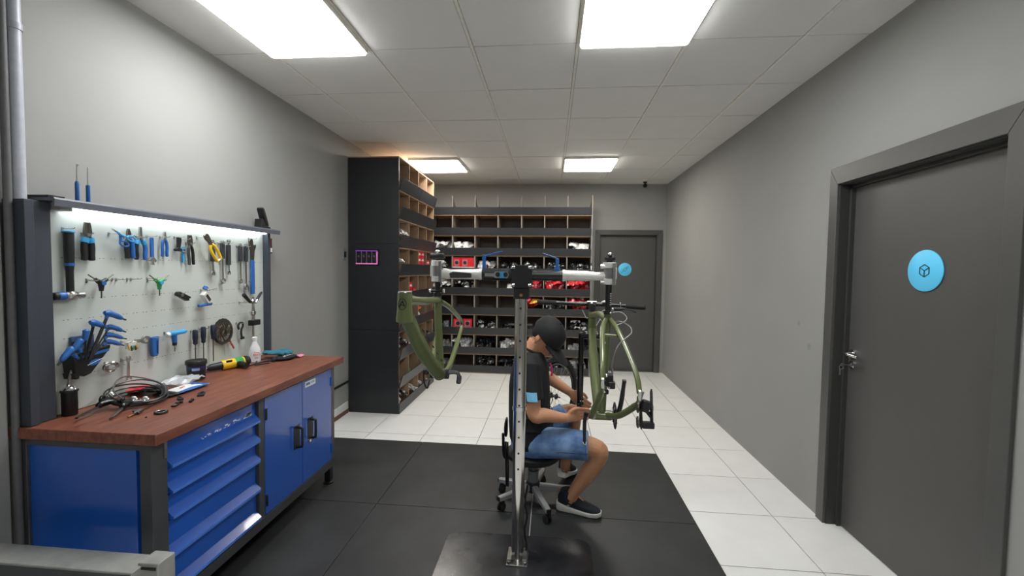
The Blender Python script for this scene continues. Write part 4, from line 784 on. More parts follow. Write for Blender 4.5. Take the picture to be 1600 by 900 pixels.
# ================================================================== wide shelving on the back wall
sb = thing('cubby_shelving', 'wide black cubby shelving on the back wall with open top row', 'shelving', (-0.76, 6.49, 0))
PB = lambda n, m, mt, par=None, **k: part(n, m, mt, par or sb, world=True, **k)
BX0, BX1, BY0, BY1 = -2.12, 0.585, 6.285, 6.705
btop = [2.452, 2.152, 1.857, 1.566, 1.275, 0.984, 0.686, 0.395, 0.122]
bX = [-1.80, -1.462, -1.125, -0.785, -0.440, -0.104, 0.226]
M_MELD = mat('charcoal_back', '6a6560', 0.6, var=0.05)
PB('back_panel', MB().box(BX0, BX1 - 0.018, BY1 - 0.008, BY1, 0, 2.345), M_MELD)
PB('side_panel', MB().box(BX1 - 0.018, BX1, BY0, BY1, 0, 2.35), mat('side_grey', '8d8c8c', 0.5), bev=0.001)
PB('top_side', MB().ext([(BY0, 2.35), (BY1, 2.35), (BY1, 2.46), (BY0, 2.625)], 'x', BX1 - 0.018, BX1), M_MDFE, bev=0.001)
PB('side_panel', MB().box(BX0, BX0 + 0.018, BY0, BY1, 0, 2.35), M_MELB, bev=0.001)
for r, zt in enumerate(btop):
    zb = max(zt - 0.106, 0.0); zs_ = max(zb, 0.014)
    PB('shelf_board', MB().box(BX0 + 0.018, BX1 - 0.018, BY0, BY1 - 0.008, zs_ - 0.014, zs_), M_MDF)
    for a, b in ((BX0, -0.4415), (-0.4385, BX1 - 0.018)):
        PB('fascia', MB().ext([(BY0 - 0.001, zb), (BY0 - 0.013, zb), (BY0 - 0.030, zt), (BY0 - 0.018, zt)], 'x', a, b), M_MELG, bev=0.001)
    for x in bX:
        if r == 0: PB('divider', MB().ext([(BY0, zs_), (BY1 - 0.008, zs_), (BY1 - 0.008, 2.46), (BY0 + 0.16, 2.50), (BY0, 2.625)], 'x', x - 0.007, x + 0.007), M_MDFE)
        else: PB('divider', MB().box(x - 0.007, x + 0.007, BY0, BY1 - 0.008, zs_, btop[r - 1] - 0.106 - 0.014), M_MDFE)
tg = thing('edge_sticker', 'small white and blue sticker on the end of the back shelving', 'sticker', (BX1 - 0.009, BY0 - 0.0005, 1.60))
part('blue_band', MB().box(-0.009, 0.009, -0.002, 0, -0.055, 0.055), M_NAVY, tg); part('white_field', MB().box(-0.007, 0.007, -0.003, -0.002, -0.045, 0.02), M_WHITE, tg)
# ================================================================== contents of the compartments
M_PW = mat('packet_white', 'd4d6d6', 0.3, hex2='f2f2f0', scale=40)
M_PC = mat('packet_clear', '9a9c9e', 0.15, hex2='e0e2e4', scale=35, contrast=(0.4, 0.6))
M_PK = mat('packet_black', '101113', 0.25, hex2='3a3c40', scale=30, contrast=(0.5, 0.75))
M_PKW = mat('packet_black_white', '141517', 0.25, hex2='d8d8d8', scale=22, contrast=(0.52, 0.60))
M_PR = mat('packet_red', 'c8202e', 0.3, hex2='e8505a', scale=25, contrast=(0.45, 0.65))
M_PRW = mat('packet_red_white', 'd42430', 0.3, hex2='f4e4e4', scale=24, contrast=(0.56, 0.62))
M_PY = mat('packet_yellow', 'e8a81c', 0.3, hex2='f2d060', scale=25)
M_PO = mat('packet_orange', 'd8581e', 0.3, hex2='f08a4a', scale=25)
M_PG = mat('packet_green', '3a9a4a', 0.3)
PM = {'w': M_PW, 'c': M_PC, 'k': M_PK, 'b': M_PKW, 'r': M_PR, 'R': M_PRW, 'y': M_PY, 'o': M_PO, 'g': M_PG}
pk_mesh = {}
def packet_mesh(kind, v):
    if (kind, v) not in pk_mesh:
        r = random.Random(hash((ord(kind), v)) % 1000 + v)
        pk_mesh[(kind, v)] = crumple(5, 6, 0.10 * r.uniform(0.8, 1.15), 0.16 * r.uniform(0.85, 1.1), 0.035, 0.010, v * 13 + 5).mesh('packet', PM[kind], flat=True)
    return pk_mesh[(kind, v)]
KN = {'w': 'white plastic packet', 'c': 'clear plastic packet', 'k': 'black packet', 'b': 'black and white packet', 'r': 'red packet', 'R': 'red and white packet', 'y': 'yellow packet', 'o': 'orange packet', 'g': 'green packet'}
rs = random.Random(5)
def fill(kinds, x0, x1, y0, y1, z, top, where, axis):
    """standing and leaning packets from the board up to about height top"""
    n = len(kinds)
    for i, k in enumerate(kinds):
        f = (i + 0.5) / n
        v = rs.randrange(4); o = link('parts_packet', packet_mesh(k, v)); h_ = top - z
        lay = rs.random() < 0.45
        if axis == 'y':   # compartment opens towards +x, spread along y
            px_, py_ = x1 - 0.055 - 0.10 * ((i * 7) % 3) / 2, y0 + 0.035 + f * (y1 - y0 - 0.07)
        else:
            px_, py_ = x0 + 0.05 + f * (x1 - x0 - 0.10), y0 + 0.065 + 0.10 * ((i * 7) % 3) / 2
        tilt = rs.uniform(0.9, 1.35) if not lay else rs.uniform(0.2, 0.6)
        if k in 'rR': o.scale = (1.2, 1.15, 1.3)
        o.rotation_euler = (tilt, rs.uniform(-0.35, 0.35), (0 if axis == 'x' else pi / 2) + rs.uniform(-0.4, 0.4))
        rise = 0.085 * sin(tilt) + 0.02
        o.location = (px_, py_, max(z + rise, top - rise * 0.75 + rs.uniform(-0.02, 0.012)))
        same = [q for q in range(n) if kinds[q] == k]; m_ = same.index(i)
        pos = '' if len(same) == 1 else (['leftmost', 'second', 'third', 'fourth', 'fifth', 'sixth'] if axis == 'x' else ['nearest', 'second', 'third', 'fourth', 'fifth', 'sixth'])[m_] + ' '
        props(o, f'{pos}{KN[k]} {where}', 'packet', f'{KN[k]}s {where}')
rowname = ['top', 'second', 'third', 'fourth', 'fifth', 'sixth', 'seventh', 'eighth', 'bottom']
colname = ['far left', 'second', 'third', 'fourth', 'fifth', 'sixth', 'far right']
edges = [-1.80] + bX[1:] + [BX1 - 0.018]
cells = {(2, 0): 'wwwwww', (2, 1): 'wwwwww', (2, 6): 'wwwww', (3, 0): 'w', (3, 2): 'cRccwc', (3, 3): 'kkbk', (3, 4): 'bkbkk', (3, 5): 'kbbkb', (3, 6): 'kkwbkb',
 (4, 0): 'ccccw', (4, 1): 'bkcbkb', (4, 3): 'w', (4, 4): 'RrRRrR', (4, 5): 'RrRrRR', (4, 6): 'rRRrRR', (5, 4): 'rRryr', (5, 5): 'bkbk', (5, 6): 'RRrRRr',
 (6, 0): 'wc', (6, 2): 'bkkb', (6, 3): 'kk', (6, 5): 'kk', (6, 6): 'kbkb', (7, 0): 'ccc', (7, 1): 'ccwccc', (7, 2): 'kkbkk', (7, 3): 'cwcc', (7, 5): 'kk', (7, 6): 'ccb', (8, 0): 'wcc', (8, 2): 'kbkkbk', (8, 3): 'kbkkbk', (8, 4): 'kkb', (8, 5): 'bobkb', (8, 6): 'cwccc'}
for (r, c), ks in cells.items():
    zt = btop[r]; z = max(zt - 0.106, 0.014)
    lift = (0.15 if 'R' in ks and r in (4, 5) else 0.10) if len(ks) > 3 else 0.06
    fill(ks, edges[c] + 0.01, edges[c + 1] - 0.01, BY0, BY1, z, zt + lift, f'in the {rowname[r]} row, {colname[c]} bin of back shelving', 'x')
lcells = {(2, 0): 'wwww', (2, 1): 'ww', (3, 0): 'www', (4, 2): 'ww', (5, 2): 'wow', (6, 0): 'bbbb', (6, 1): 'bbb', (6, 3): 'kk', (7, 1): 'gg', (7, 3): 'k', (8, 0): 'cccb', (8, 1): 'ccwc', (8, 2): 'ccw', (8, 3): 'cw'}
lcol = ['nearest', 'second', 'third', 'farthest']
for (r, c), ks in lcells.items():
    zt = ltop[r]; z = max(zt - 0.125, 0.012)
    fill(ks, SX0 + 0.02, SX1 - 0.005, dY[c] + 0.015, dY[c + 1] - 0.015, z, zt + (0.09 if len(ks) > 2 else 0.05), f'in the {rowname[r]} row, {lcol[c]} bin of left shelving', 'y')
# boxes
def carton(label, loc, sx, sy, sz, face, group, win=True):
    t = thing('parts_carton', label, 'box', loc, group)
    part('box', MB().box(-sx / 2, sx / 2, -sy / 2, sy / 2, 0, sz), M_RED, t, bev=0.002)
    part('white_base', MB().box(-sx / 2 - 0.0006, sx / 2 + 0.0006, -sy / 2 - 0.0006, sy / 2 + 0.0006, sz * 0.40, sz * 0.46), M_WHITE, t)
    if win and face == '-y':
        wn = part('printed_window', MB().ext(rrect(-sx * 0.32, sx * 0.32, sz * 0.52, sz * 0.88, 0.006), 'y', -sy / 2 - 0.0012, -sy / 2), mat('box_print', 'b9737a', 0.5), t)
        part('printed_part', MB().lathe([(sx * 0.2, 0), (sx * 0.22, 0.0006), (sx * 0.10, 0.001)], (0, -sy / 2 - 0.0012, sz * 0.70), (0, -1, 0), 12), M_NAVY, wn)
    if face == '+x':
        part('white_print', MB().box(sx / 2, sx / 2 + 0.0008, -sy * 0.2, sy * 0.3, sz * 0.35, sz * 0.7), M_WHITE, t)
    return t
z3 = btop[3] - 0.106
for i, (dx, lb) in enumerate(((0.055, 'left red carton with printed picture in the fourth row of the back shelving'), (0.178, 'right red carton with printed picture in the fourth row of the back shelving'))):
    carton(lb, (-1.462 + dx + 0.01, BY0 + 0.10, z3 + 0.0), 0.118, 0.16, 0.256, '-y', 'red cartons in the back shelving')
carton('narrow plain red carton in the fourth row of the back shelving', (-1.462 + 0.285, BY0 + 0.10, z3), 0.085, 0.16, 0.256, '-y', 'red cartons in the back shelving', False)
z6 = btop[6] - 0.106
for i, dx in enumerate((0.09, 0.235)): carton(['red carton at the left in the seventh row of the back shelving', 'red carton at the right in the seventh row of the back shelving'][i], (-1.462 + dx, BY0 + 0.10, z6), 0.135, 0.16, 0.222, '-y', 'red cartons in the back shelving')
z3l = ltop[3] - 0.125
for i in range(2):
    for j in range(4):
        carton(f'red and white box, {["near", "far"][i]} column, {["bottom", "second", "third", "top"][j]} of the tall stack in left shelving', (SX1 - 0.05, dY[2] + 0.075 + 0.13 * i, z3l + 0.001 + 0.071 * j), 0.08, 0.115, 0.07, '+x', 'stacked red and white boxes in the left shelving')
for j in range(3): carton(f'red and white box, {["bottom", "middle", "top"][j]} of the low stack at the left shelving far end', (SX1 - 0.05, dY[3] + 0.10, z3l + 0.001 + 0.061 * j), 0.08, 0.13, 0.06, '+x', 'low stack of red and white boxes in the left shelving')
z4l = ltop[4] - 0.125
for i in range(2):
    for j in range(3 - (i == 1)): carton(f'small red box, {["near", "far"][i]} column, {["bottom", "second", "top"][j]}, in the fifth row of left shelving', (SX1 - 0.05, dY[1] + 0.085 + 0.135 * i, z4l + 0.001 + 0.071 * j), 0.08, 0.12, 0.07, '+x', 'small red boxes in the left shelving')
# dark tubes in the seventh row
for k in range(3):
    solo('inner_tube_roll', MB().lathe([(0.018, 0), (0.022, 0.004), (0.022, 0.13), (0.018, 0.134)], (0, 0, 0), (1, 0, 0), 14), M_PKW if k else M_PK, ['lowest', 'middle', 'topmost'][k] + ' rolled dark tube in the seventh row, far right bin of back shelving', 'tube', (0.30, BY0 + 0.05 + 0.005 * k, z6 + 0.035 + 0.046 * k + (0.09 if k == 2 else 0.045)), 'rolled tubes in the back shelving')
t = thing('pump_head', 'dark horizontal cylinder with red label in the seventh row of back shelving', 'pump', (-0.62, BY0 + 0.06, z6 + 0.15)); part('barrel', MB().cyl((0, 0, 0), (0.36, 0, 0), 0.022), M_DKSTEEL, t); part('red_label', MB().cyl((0.11, 0, 0), (0.19, 0, 0), 0.0228), mat('dull_red', '8a4a46', 0.5), t); part('cradle', MB().box(0.02, 0.05, -0.02, 0.02, -0.15, -0.018).box(0.29, 0.32, -0.02, 0.02, -0.15, -0.018), M_BLACK, t)
# purple lit charger on the shelving side
t = thing('charging_tray', 'small tray with four slots glowing purple on the black shelving side', 'charger', (-1.921, SY0, 1.575))
part('back_plate', MB().ext(rrect(-0.128, 0.128, -0.004, 0.165, 0.006), 'y', -0.006, 0), M_BLACKG, t)
part('top_rail', MB().box(-0.120, 0.112, -0.022, -0.006, 0.140, 0.152), M_PURPLE, t); part('bottom_rail', MB().box(-0.118, 0.112, -0.022, -0.006, 0.006, 0.018), M_PINK, t)
part('lit_end', MB().box(0.104, 0.114, -0.022, -0.006, 0.018, 0.140), M_PINK, t)
for k in range(4):
    x = -0.118 + 0.056 * k
    part('slot_wall', MB().box(x, x + 0.004, -0.022, -0.006, 0.018, 0.140), mat('slot_mauve', '8d7a92', 0.4), t)
    b = part('battery', MB().box(x + 0.010, x + 0.046, -0.018, -0.006, 0.026, 0.128), M_BLACK, t, bev=0.003); part('mark', MB().box(x + 0.020, x + 0.036, -0.0185, -0.018, 0.08, 0.10), mat('battery_mark', '5f6a5e', 0.5), b)
# warm lamp lying on top of the tall shelving
t = thing('shelf_lamp', 'small warm lamp on top of the tall black shelving near the ceiling', 'lamp', (-1.80, 5.35, SH + 0.012))
part('base', MB().lathe([(0.05, 0), (0.05, 0.012), (0.02, 0.018), (0.018, 0.04)]), M_WHITE, t); part('bulb', MB().lathe([(0.016, 0.04), (0.03, 0.06), (0.034, 0.08), (0.022, 0.105), (0.002, 0.112)]), mat('bulb_warm', 'ffffff', 0.4, emit=14.0, emitc='ffb06a'), t)
# ================================================================== repair stand
PX, PY = -0.150, 2.20
rsd = thing('repair_stand', 'two-armed bicycle repair stand with polished steel pole on a steel plate', 'repair stand', (PX, PY, 0.01))
PR = lambda n, m, mt, par=None, **k: part(n, m, mt, par or rsd, world=True, **k)
M_PLATE = mat('base_plate', '2a2b2e', 0.24, 0.4, hex2='4e4e50', scale=5, contrast=(0.35, 0.75), bump=0.05)
M_POLE = mat('polished_pole', 'cfccc8', 0.13, 1.0, var=0.05, scale=6)
PR('base_plate', MB().ext(rrect(-0.565, 0.245, 1.76, 2.415, 0.07), 'z', 0.010, 0.018), M_PLATE, bev=0.002)
fp = PR('flange', MB().box(PX - 0.055, PX + 0.055, PY - 0.055, PY + 0.055, 0.018, 0.027).box(PX - 0.05, PX - 0.028, PY - 0.05, PY + 0.05, 0.027, 0.055).box(PX + 0.028, PX + 0.05, PY - 0.05, PY + 0.05, 0.027, 0.055), M_STEEL, bev=0.002)
for a in (-1, 1):
    for b in (-1, 1): PR('bolt', MB().cyl((PX + a * 0.042, PY + b * 0.045, 0.027), (PX + a * 0.042, PY + b * 0.045, 0.042), 0.010, n=6), M_CHROME, fp)
PR('pole', MB().cyl((PX, PY, 0.022), (PX, PY, 1.41), 0.0325, n=32), M_POLE)
for k in range(11):
    z = 1.35 - 0.083 * k; PR('hole', MB().cyl((PX + 0.0, PY - 0.0322, z), (PX + 0.0, PY - 0.0332, z), 0.0055, n=10), M_BLACK)
cl = PR('collar', MB().ringext([(PX + a, PY + b) for a, b in circ(0.0365, 28)], [(PX + a, PY + b) for a, b in circ(0.0326, 28)], 'z', 0.822, 0.842), M_CHROME)
PR('cord', MB().tube(cr([(PX + 0.040 + 0.006 * sin(k * 1.3), PY + 0.03, 0.036 + 0.034 * k) for k in range(12)], 4), 0.006, 7), M_RUBBER, label='wavy black cord behind the pole')
hd = PR('head_block', MB().box(PX - 0.045, PX + 0.055, PY - 0.055, PY + 0.055, 1.455, 1.570), M_BLACK, bev=0.003)
PR('head_sleeve', MB().box(PX - 0.036, PX + 0.042, PY - 0.042, PY + 0.042, 1.398, 1.456), M_BLACK, bev=0.004)
for a, z in ((-0.036, 1.557), (0.046, 1.557), (-0.036, 1.468), (0.046, 1.468)): PR('bolt', MB().lathe([(0.009, 0), (0.009, 0.006), (0.006, 0.009)], (PX + a, PY - 0.055, z), (0, -1, 0), 12).lathe([(0.009, 0), (0.009, 0.010)], (PX + a + (0.008 if a > 0 else -0.008), PY - 0.01, z), (1 if a > 0 else -1, 0, 0), 10), M_CHROME, hd)
PR('bolt', MB().lathe([(0.008, 0), (0.008, 0.004)], (PX + 0.002, PY - 0.042, 1.418), (0, -1, 0), 12), M_BRASS, hd)
# left arm
AZ = 1.520
la = PR('arm', MB().cyl((PX - 0.043, PY, AZ), (-0.357, PY, AZ), 0.029, n=24).bar((-0.36, PY - 0.012, AZ - 0.031), (-0.197, PY - 0.012, AZ - 0.027), 0.006, 0.004), M_BLACK)
PR('arm_badge', MB().ext([(-0.335, AZ - 0.010), (-0.290, AZ - 0.010), (-0.282, AZ - 0.018), (-0.220, AZ - 0.018), (-0.212, AZ), (-0.220, AZ + 0.016), (-0.282, AZ + 0.016), (-0.290, AZ + 0.006), (-0.335, AZ + 0.006)], 'y', PY - 0.0305, PY - 0.026), mat('badge_grey', '8f9092', 0.4), la)
for i, x in enumerate((-0.268, -0.248, -0.228)): PR('badge_knob', MB().lathe([(0.012, 0), (0.012, 0.003)], (x, PY - 0.0305, AZ), (0, -1, 0), 14), M_BLACK if i != 1 else M_LBLUE, la)
PR('blue_clip', MB().ext([(-0.262, AZ + 0.016), (-0.248, AZ + 0.004), (-0.234, AZ + 0.016), (-0.226, AZ + 0.016), (-0.232, AZ - 0.016), (-0.264, AZ - 0.016), (-0.270, AZ + 0.016)], 'y', PY - 0.032, PY - 0.0295), M_LBLUE, la)
PR('arm_end', MB().tube([(-0.352, PY, AZ), (-0.366, PY, AZ), (-0.372, PY, AZ), (-0.52, PY, AZ - 0.002), (-0.545, PY, AZ), (-0.575, PY, AZ)], [0.031, 0.031, 0.027, 0.024, 0.028, 0.026], 20), M_ALU, la)
PR('arm_grip', MB().ext([(-0.405, AZ - 0.018), (-0.515, AZ - 0.022), (-0.520, AZ + 0.004), (-0.50, AZ + 0.012), (-0.405, AZ + 0.006)], 'y', PY - 0.031, PY - 0.018), mat('grip_charcoal', '3a3a3b', 0.5), la, bev=0.003)
PR('lever_post', MB().box(-0.352, -0.336, PY - 0.012, PY + 0.010, AZ + 0.024, AZ + 0.100), M_BLUEH, la, bev=0.003)
PR('lever', MB().bar((-0.340, PY, AZ + 0.093), (-0.250, PY - 0.01, AZ + 0.118), 0.016, 0.008), M_BLUEH, la, bev=0.002)
def clamp(x, parent, flip):
    c = PR('clamp', MB().tube([(x, PY, 1.588), (x, PY, 1.580), (x, PY, 1.560)], 0.034, 18).tube([(x, PY, 1.508), (x, PY, 1.478)], 0.033, 18).box(x - 0.010 * flip - 0.024, x - 0.010 * flip + 0.024, PY - 0.026, PY + 0.026, 1.505, 1.562), M_ALU, parent, bev=0.003)
    PR('jaw', MB().cyl((x, PY - 0.004, 1.506), (x, PY - 0.004, 1.563), 0.0285, n=20).box(x + 0.012, x + 0.026, PY - 0.036, PY - 0.020, 1.476, 1.586), mat('jaw_grey', '8b8b8c', 0.35, 0.6), parent, bev=0.002)
    PR('clamp_bolt', MB().cyl((x + 0.045 * flip, PY - 0.01, 1.492), (x + 0.02 * flip, PY - 0.01, 1.492), 0.010, n=12).cyl((x + 0.046 * flip, PY - 0.01, 1.568), (x + 0.02 * flip, PY - 0.01, 1.568), 0.012, n=12), M_CHROME, parent)
    return c
clamp(-0.587, la, 1)
ra = PR('arm', MB().cyl((PX + 0.053, PY, AZ - 0.002), (0.066, PY, AZ - 0.002), 0.0265, n=24), M_BLACK)
PR('arm_stripe', MB().box(PX + 0.056, 0.063, PY - 0.0275, PY - 0.0255, AZ + 0.004, AZ + 0.010), M_STEEL, ra)
PR('arm_end', MB().tube([(0.058, PY, AZ), (0.07, PY, AZ), (0.08, PY, AZ), (0.18, PY, AZ - 0.001), (0.23, PY, AZ - 0.002), (0.275, PY, AZ)], [0.029, 0.029, 0.026, 0.0255, 0.021, 0.022], 20), M_ALU, ra)
PR('lever_post', MB().box(0.022, 0.040, PY - 0.012, PY + 0.010, AZ + 0.035, AZ + 0.085).cyl((0.031, PY, AZ + 0.02), (0.031, PY, AZ + 0.04), 0.014), M_BLUEH, ra, bev=0.003)
PR('lever', MB().bar((0.030, PY, AZ + 0.085), (-0.046, PY - 0.01, AZ + 0.109), 0.016, 0.008), mat('lever_darkblue', '2a4f86', 0.3), ra, bev=0.002)
clamp(0.292, ra, -1)
# ================================================================== bicycle frames
def squash(pts, r, n=14, flat=1.0, up=None): return MB().tube(pts, r, n, flat=flat, up=up)
bf = thing('bicycle_frame', 'bare olive green bicycle frame hanging from the left clamp of the stand', 'bicycle frame', (-0.587, 2.2, 0.98))
PF = lambda n, m, mt, par=None, **k: part(n, m, mt, par or bf, world=True, **k)
HT, HB, STt, BBp = V(-0.561, 1.620, 1.452), V(-0.566, 1.628, 1.338), V(-0.588, 2.2, 1.405), V(-0.572, 2.2, 0.995)
ht = PF('head_tube', MB().tube([HT, HT + (HB - HT) * 0.04, HT + (HB - HT) * 0.5, HT + (HB - HT) * 0.82, HT + (HB - HT) * 0.90, HB], [0.0265, 0.028, 0.0285, 0.031, 0.0325, 0.0315], 28), M_OLIVE)
PF('head_cup', MB().tube([HT + V(0, 0, 0.004), HT], [0.0265, 0.0275], 28), M_STEEL, ht)
# emblem: ring and pointed letter wrapped on the head tube, facing forwards
def on_head(s, z, d=0.0006):
    f = (HT.z - z) / (HT.z - HB.z); c = HT + (HB - HT) * f; r = 0.0292 + d; a = -pi / 2 + s / 0.029
    return c + V(r * cos(a), r * sin(a), 0)
zc = 1.408; so = -0.001
PF('emblem', MB().tube([on_head(so + 0.016 * cos(a), zc + 0.021 * sin(a)) for a in [2 * pi * i / 36 for i in range(36)]], 0.0013, 6, closed=True), M_BLACK, ht)
em = MB()
for a, b in (((-0.012, -0.011), (0.001, 0.013)), ((0.001, 0.013), (0.011, -0.008)), ((0.010, -0.006), (-0.004, -0.001))):
    em.tube([on_head(so + a[0] + (b[0] - a[0]) * k / 4, zc + a[1] + (b[1] - a[1]) * k / 4) for k in range(5)], [0.0028, 0.0026, 0.0024, 0.0022, 0.0020], 6)
PF('emblem_letter', em, M_BLACK, ht)
PF('seat_tube', squash([STt, STt + (BBp - STt) * 0.5, BBp + V(0, 0, 0.02)], [0.0195, 0.020, 0.022], 18), M_OLIVE)
PF('top_tube', squash(cr([HT + V(0, 0.02, -0.030), V(-0.572, 1.9, 1.398), STt + V(0, 0.0, -0.022)], 6), [0.024] * 3 + [0.021] * 5 + [0.019] * 5, 16, 0.85), M_OLIVE)
PF('down_tube', squash(cr([HB + V(0, 0.02, 0.022), V(-0.573, 1.92, 1.155), BBp + V(0, -0.012, 0.0)], 6), [0.030] * 4 + [0.034] * 5 + [0.036] * 4, 18, 0.95), M_OLIVE)
for k in range(5):
    p = HB.lerp(BBp, 0.25 + 0.14 * k) + V(0.0345, 0, 0.03); PF('port', MB().obox(p, (0.003, 0.03, 0.006), Matrix.Rotation(-0.5, 3, 'X')), M_BLACK)
for dx, dp in ((1, V(-0.541, 2.6, 1.200)), (-1, V(-0.680, 2.6, 1.205))):
    PF('seat_stay', squash(cr([STt + V(0.012 * dx, 0.010, -0.030), V(-0.592 + 0.036 * dx, 2.34, 1.332), dp + V(0, -0.07, 0.052), dp + V(0, 0, 0.012)], 6), [0.013] * 12 + [0.012] * 7, 12), M_OLIVE)
    PF('chain_stay', squash(cr([dp + V(0, 0, -0.004), dp + V(0.0, -0.06, -0.05), V(-0.592 + 0.05 * dx, 2.32, 1.03), BBp + V(0.022 * dx, 0.02, 0.0)], 6), [0.011] * 8 + [0.014] * 11, 12), M_OLIVE)
    PF('dropout', MB().ext([(dp.y - 0.014, dp.z - 0.012), (dp.y + 0.012, dp.z - 0.014), (dp.y + 0.016, dp.z + 0.014), (dp.y + 0.004, dp.z + 0.034), (dp.y - 0.010, dp.z + 0.02)], 'x', dp.x - 0.004, dp.x + 0.004), M_STEEL if dx > 0 else M_OLIVE, bev=0.001)
PF('bottom_bracket', MB().cyl(BBp - V(0.046, 0, 0), BBp + V(0.046, 0, 0), 0.026, n=20), M_BLACK)
PF('guide_bracket', MB().tube(cr([BBp + V(0.045, 0.0, 0.006), BBp + V(0.085, 0.01, 0.006), BBp + V(0.098, 0.02, -0.018), BBp + V(0.094, 0.02, -0.055)], 5), [0.010] * 10 + [0.013] * 5 + [0.010], 10), mat('dark_alloy', '5a5c5e', 0.35, 0.6), label='dark alloy guide bracket')
PF('cable_end', MB().tube(cr([BBp + V(-0.05, -0.01, 0.01), BBp + V(-0.078, -0.02, 0.02), BBp + V(-0.080, -0.02, -0.04), BBp + V(-0.062, -0.02, -0.075), BBp + V(-0.05, -0.02, -0.03)], 6), 0.004, 8).sph(BBp + V(-0.07, -0.01, 0.012), 0.018), M_BLACK)
PF('seatpost', MB().cyl((-0.587, 2.2, 1.38), (-0.587, 2.2, 1.600), 0.0150, n=18), M_BLACK)
PF('seat_collar', MB().cyl((-0.588, 2.2, 1.402), (-0.588, 2.2, 1.420), 0.022, n=20).cyl((-0.625, 2.19, 1.430), (-0.550, 2.19, 1.430), 0.006, n=10), M_BLACK)
for s in (-1, 1): PF('collar_bolt', MB().lathe([(0.010, -0.006), (0.012, 0.0), (0.010, 0.006)], (-0.587 + 0.036 * s, 2.19, 1.430), (1, 0, 0), 12), M_CHROME)
PF('saddle_clamp', MB().tube([(-0.625, 2.2, 1.612), (-0.587, 2.2, 1.606), (-0.552, 2.2, 1.612)], [0.014, 0.018, 0.014], 12), M_BLACK)
PF('saddle_bolt', MB().sph((-0.587, 2.19, 1.634), (0.014, 0.014, 0.010)), M_CHROME)
# right bike
bk = thing('bicycle', 'olive green bicycle without wheels hanging from the right clamp of the stand', 'bicycle', (0.29, 2.2, 0.62))
PK = lambda n, m, mt, par=None, **k: part(n, m, mt, par or bk, world=True, **k)
M_OLIVE2 = M_OLIVE
HT, HB, STt, BBp = V(0.272, 2.800, 1.282), V(0.271, 2.806, 1.140), V(0.290, 2.2, 1.330), V(0.268, 2.2, 0.812)
PK('head_tube', MB().tube([HT, HT.lerp(HB, 0.5), HT.lerp(HB, 0.85), HB], [0.026, 0.027, 0.031, 0.030], 24), M_OLIVE)
PK('seat_tube', squash([STt, STt.lerp(BBp, 0.5), BBp + V(0, 0, 0.02)], [0.0195, 0.020, 0.022], 18), M_OLIVE)
PK('top_tube', squash(cr([HT + V(0, 0.0, -0.026), V(0.280, 2.5, 1.298), STt + V(0, 0, -0.034)], 6), [0.024] * 4 + [0.020] * 9, 16, 0.85), M_OLIVE)
PK('down_tube', squash(cr([HB + V(0, 0.0, 0.034), V(0.258, 2.52, 0.99), BBp + V(-0.008, 0.012, 0.0)], 6), [0.024] * 4 + [0.027] * 9, 18), M_OLIVE)
dL, dR = V(0.222, 1.8, 1.075), V(0.374, 1.8, 1.030)
for s, dp in ((-1, dL), (1, dR)):
    PK('seat_stay', squash(cr([STt + V(0.010 * s, -0.012, -0.028), V(0.288 + 0.038 * s, 2.08, 1.262 - 0.006 * s), dp + V(-0.006 * s, 0.07, 0.085), dp + V(0, 0.005, 0.012)], 6), [0.0125] * 12 + [0.0115] * 7, 12), M_OLIVE)
    PK('chain_stay', squash(cr([dp + V(0, 0.004, -0.006), dp + V(0, 0.05, -0.05), V(0.27 + 0.062 * s, 2.05, 0.862), BBp + V(0.030 * s, -0.01, 0.004)], 6), [0.011] * 7 + [0.015] * 12, 12), M_OLIVE)
    PK('dropout', MB().ext([(dp.y - 0.012, dp.z - 0.016), (dp.y + 0.014, dp.z - 0.012), (dp.y + 0.010, dp.z + 0.03), (dp.y - 0.008, dp.z + 0.022)], 'x', dp.x - 0.005, dp.x + 0.005), M_ALU, bev=0.001)
PK('stay_bridge', MB().cyl((0.252, 2.075, 1.240), (0.328, 2.075, 1.236), 0.008, n=12), M_OLIVE)
PK('bottom_bracket', MB().cyl(BBp - V(0.050, 0, 0), BBp + V(0.050, 0, 0), 0.025, n=20), M_OLIVE)
PK('bottom_cup', MB().cyl(BBp - V(0.062, 0, 0), BBp - V(0.050, 0, 0), 0.022, n=20).cyl(BBp + V(0.050, 0, 0), BBp + V(0.060, 0, 0), 0.022, n=20), M_BLACK)
PK('seatpost', MB().cyl((0.290, 2.2, 1.31), (0.291, 2.2, 1.604), 0.0155, n=18), M_BLACK)
mk = MB()
for k in range(6): mk.box(0.296, 0.303, 2.1835, 2.1845, 1.375 + 0.011 * k, 1.379 + 0.011 * k)
PK('seatpost_marks', mk, M_WHITE)
PK('seat_collar', MB().cyl((0.290, 2.2, 1.328), (0.290, 2.2, 1.346), 0.022, n=20), M_BLACK); PK('collar_bolt', MB().sph((0.300, 2.178, 1.336), 0.007), M_CHROME)
PK('saddle_clamp', MB().box(0.268, 0.318, 2.18, 2.22, 1.598, 1.616).box(0.272, 0.312, 2.184, 2.216, 1.616, 1.622), M_BLACK, bev=0.003); PK('saddle_bolt', MB().sph((0.292, 2.19, 1.630), (0.013, 0.012, 0.009)), M_CHROME)
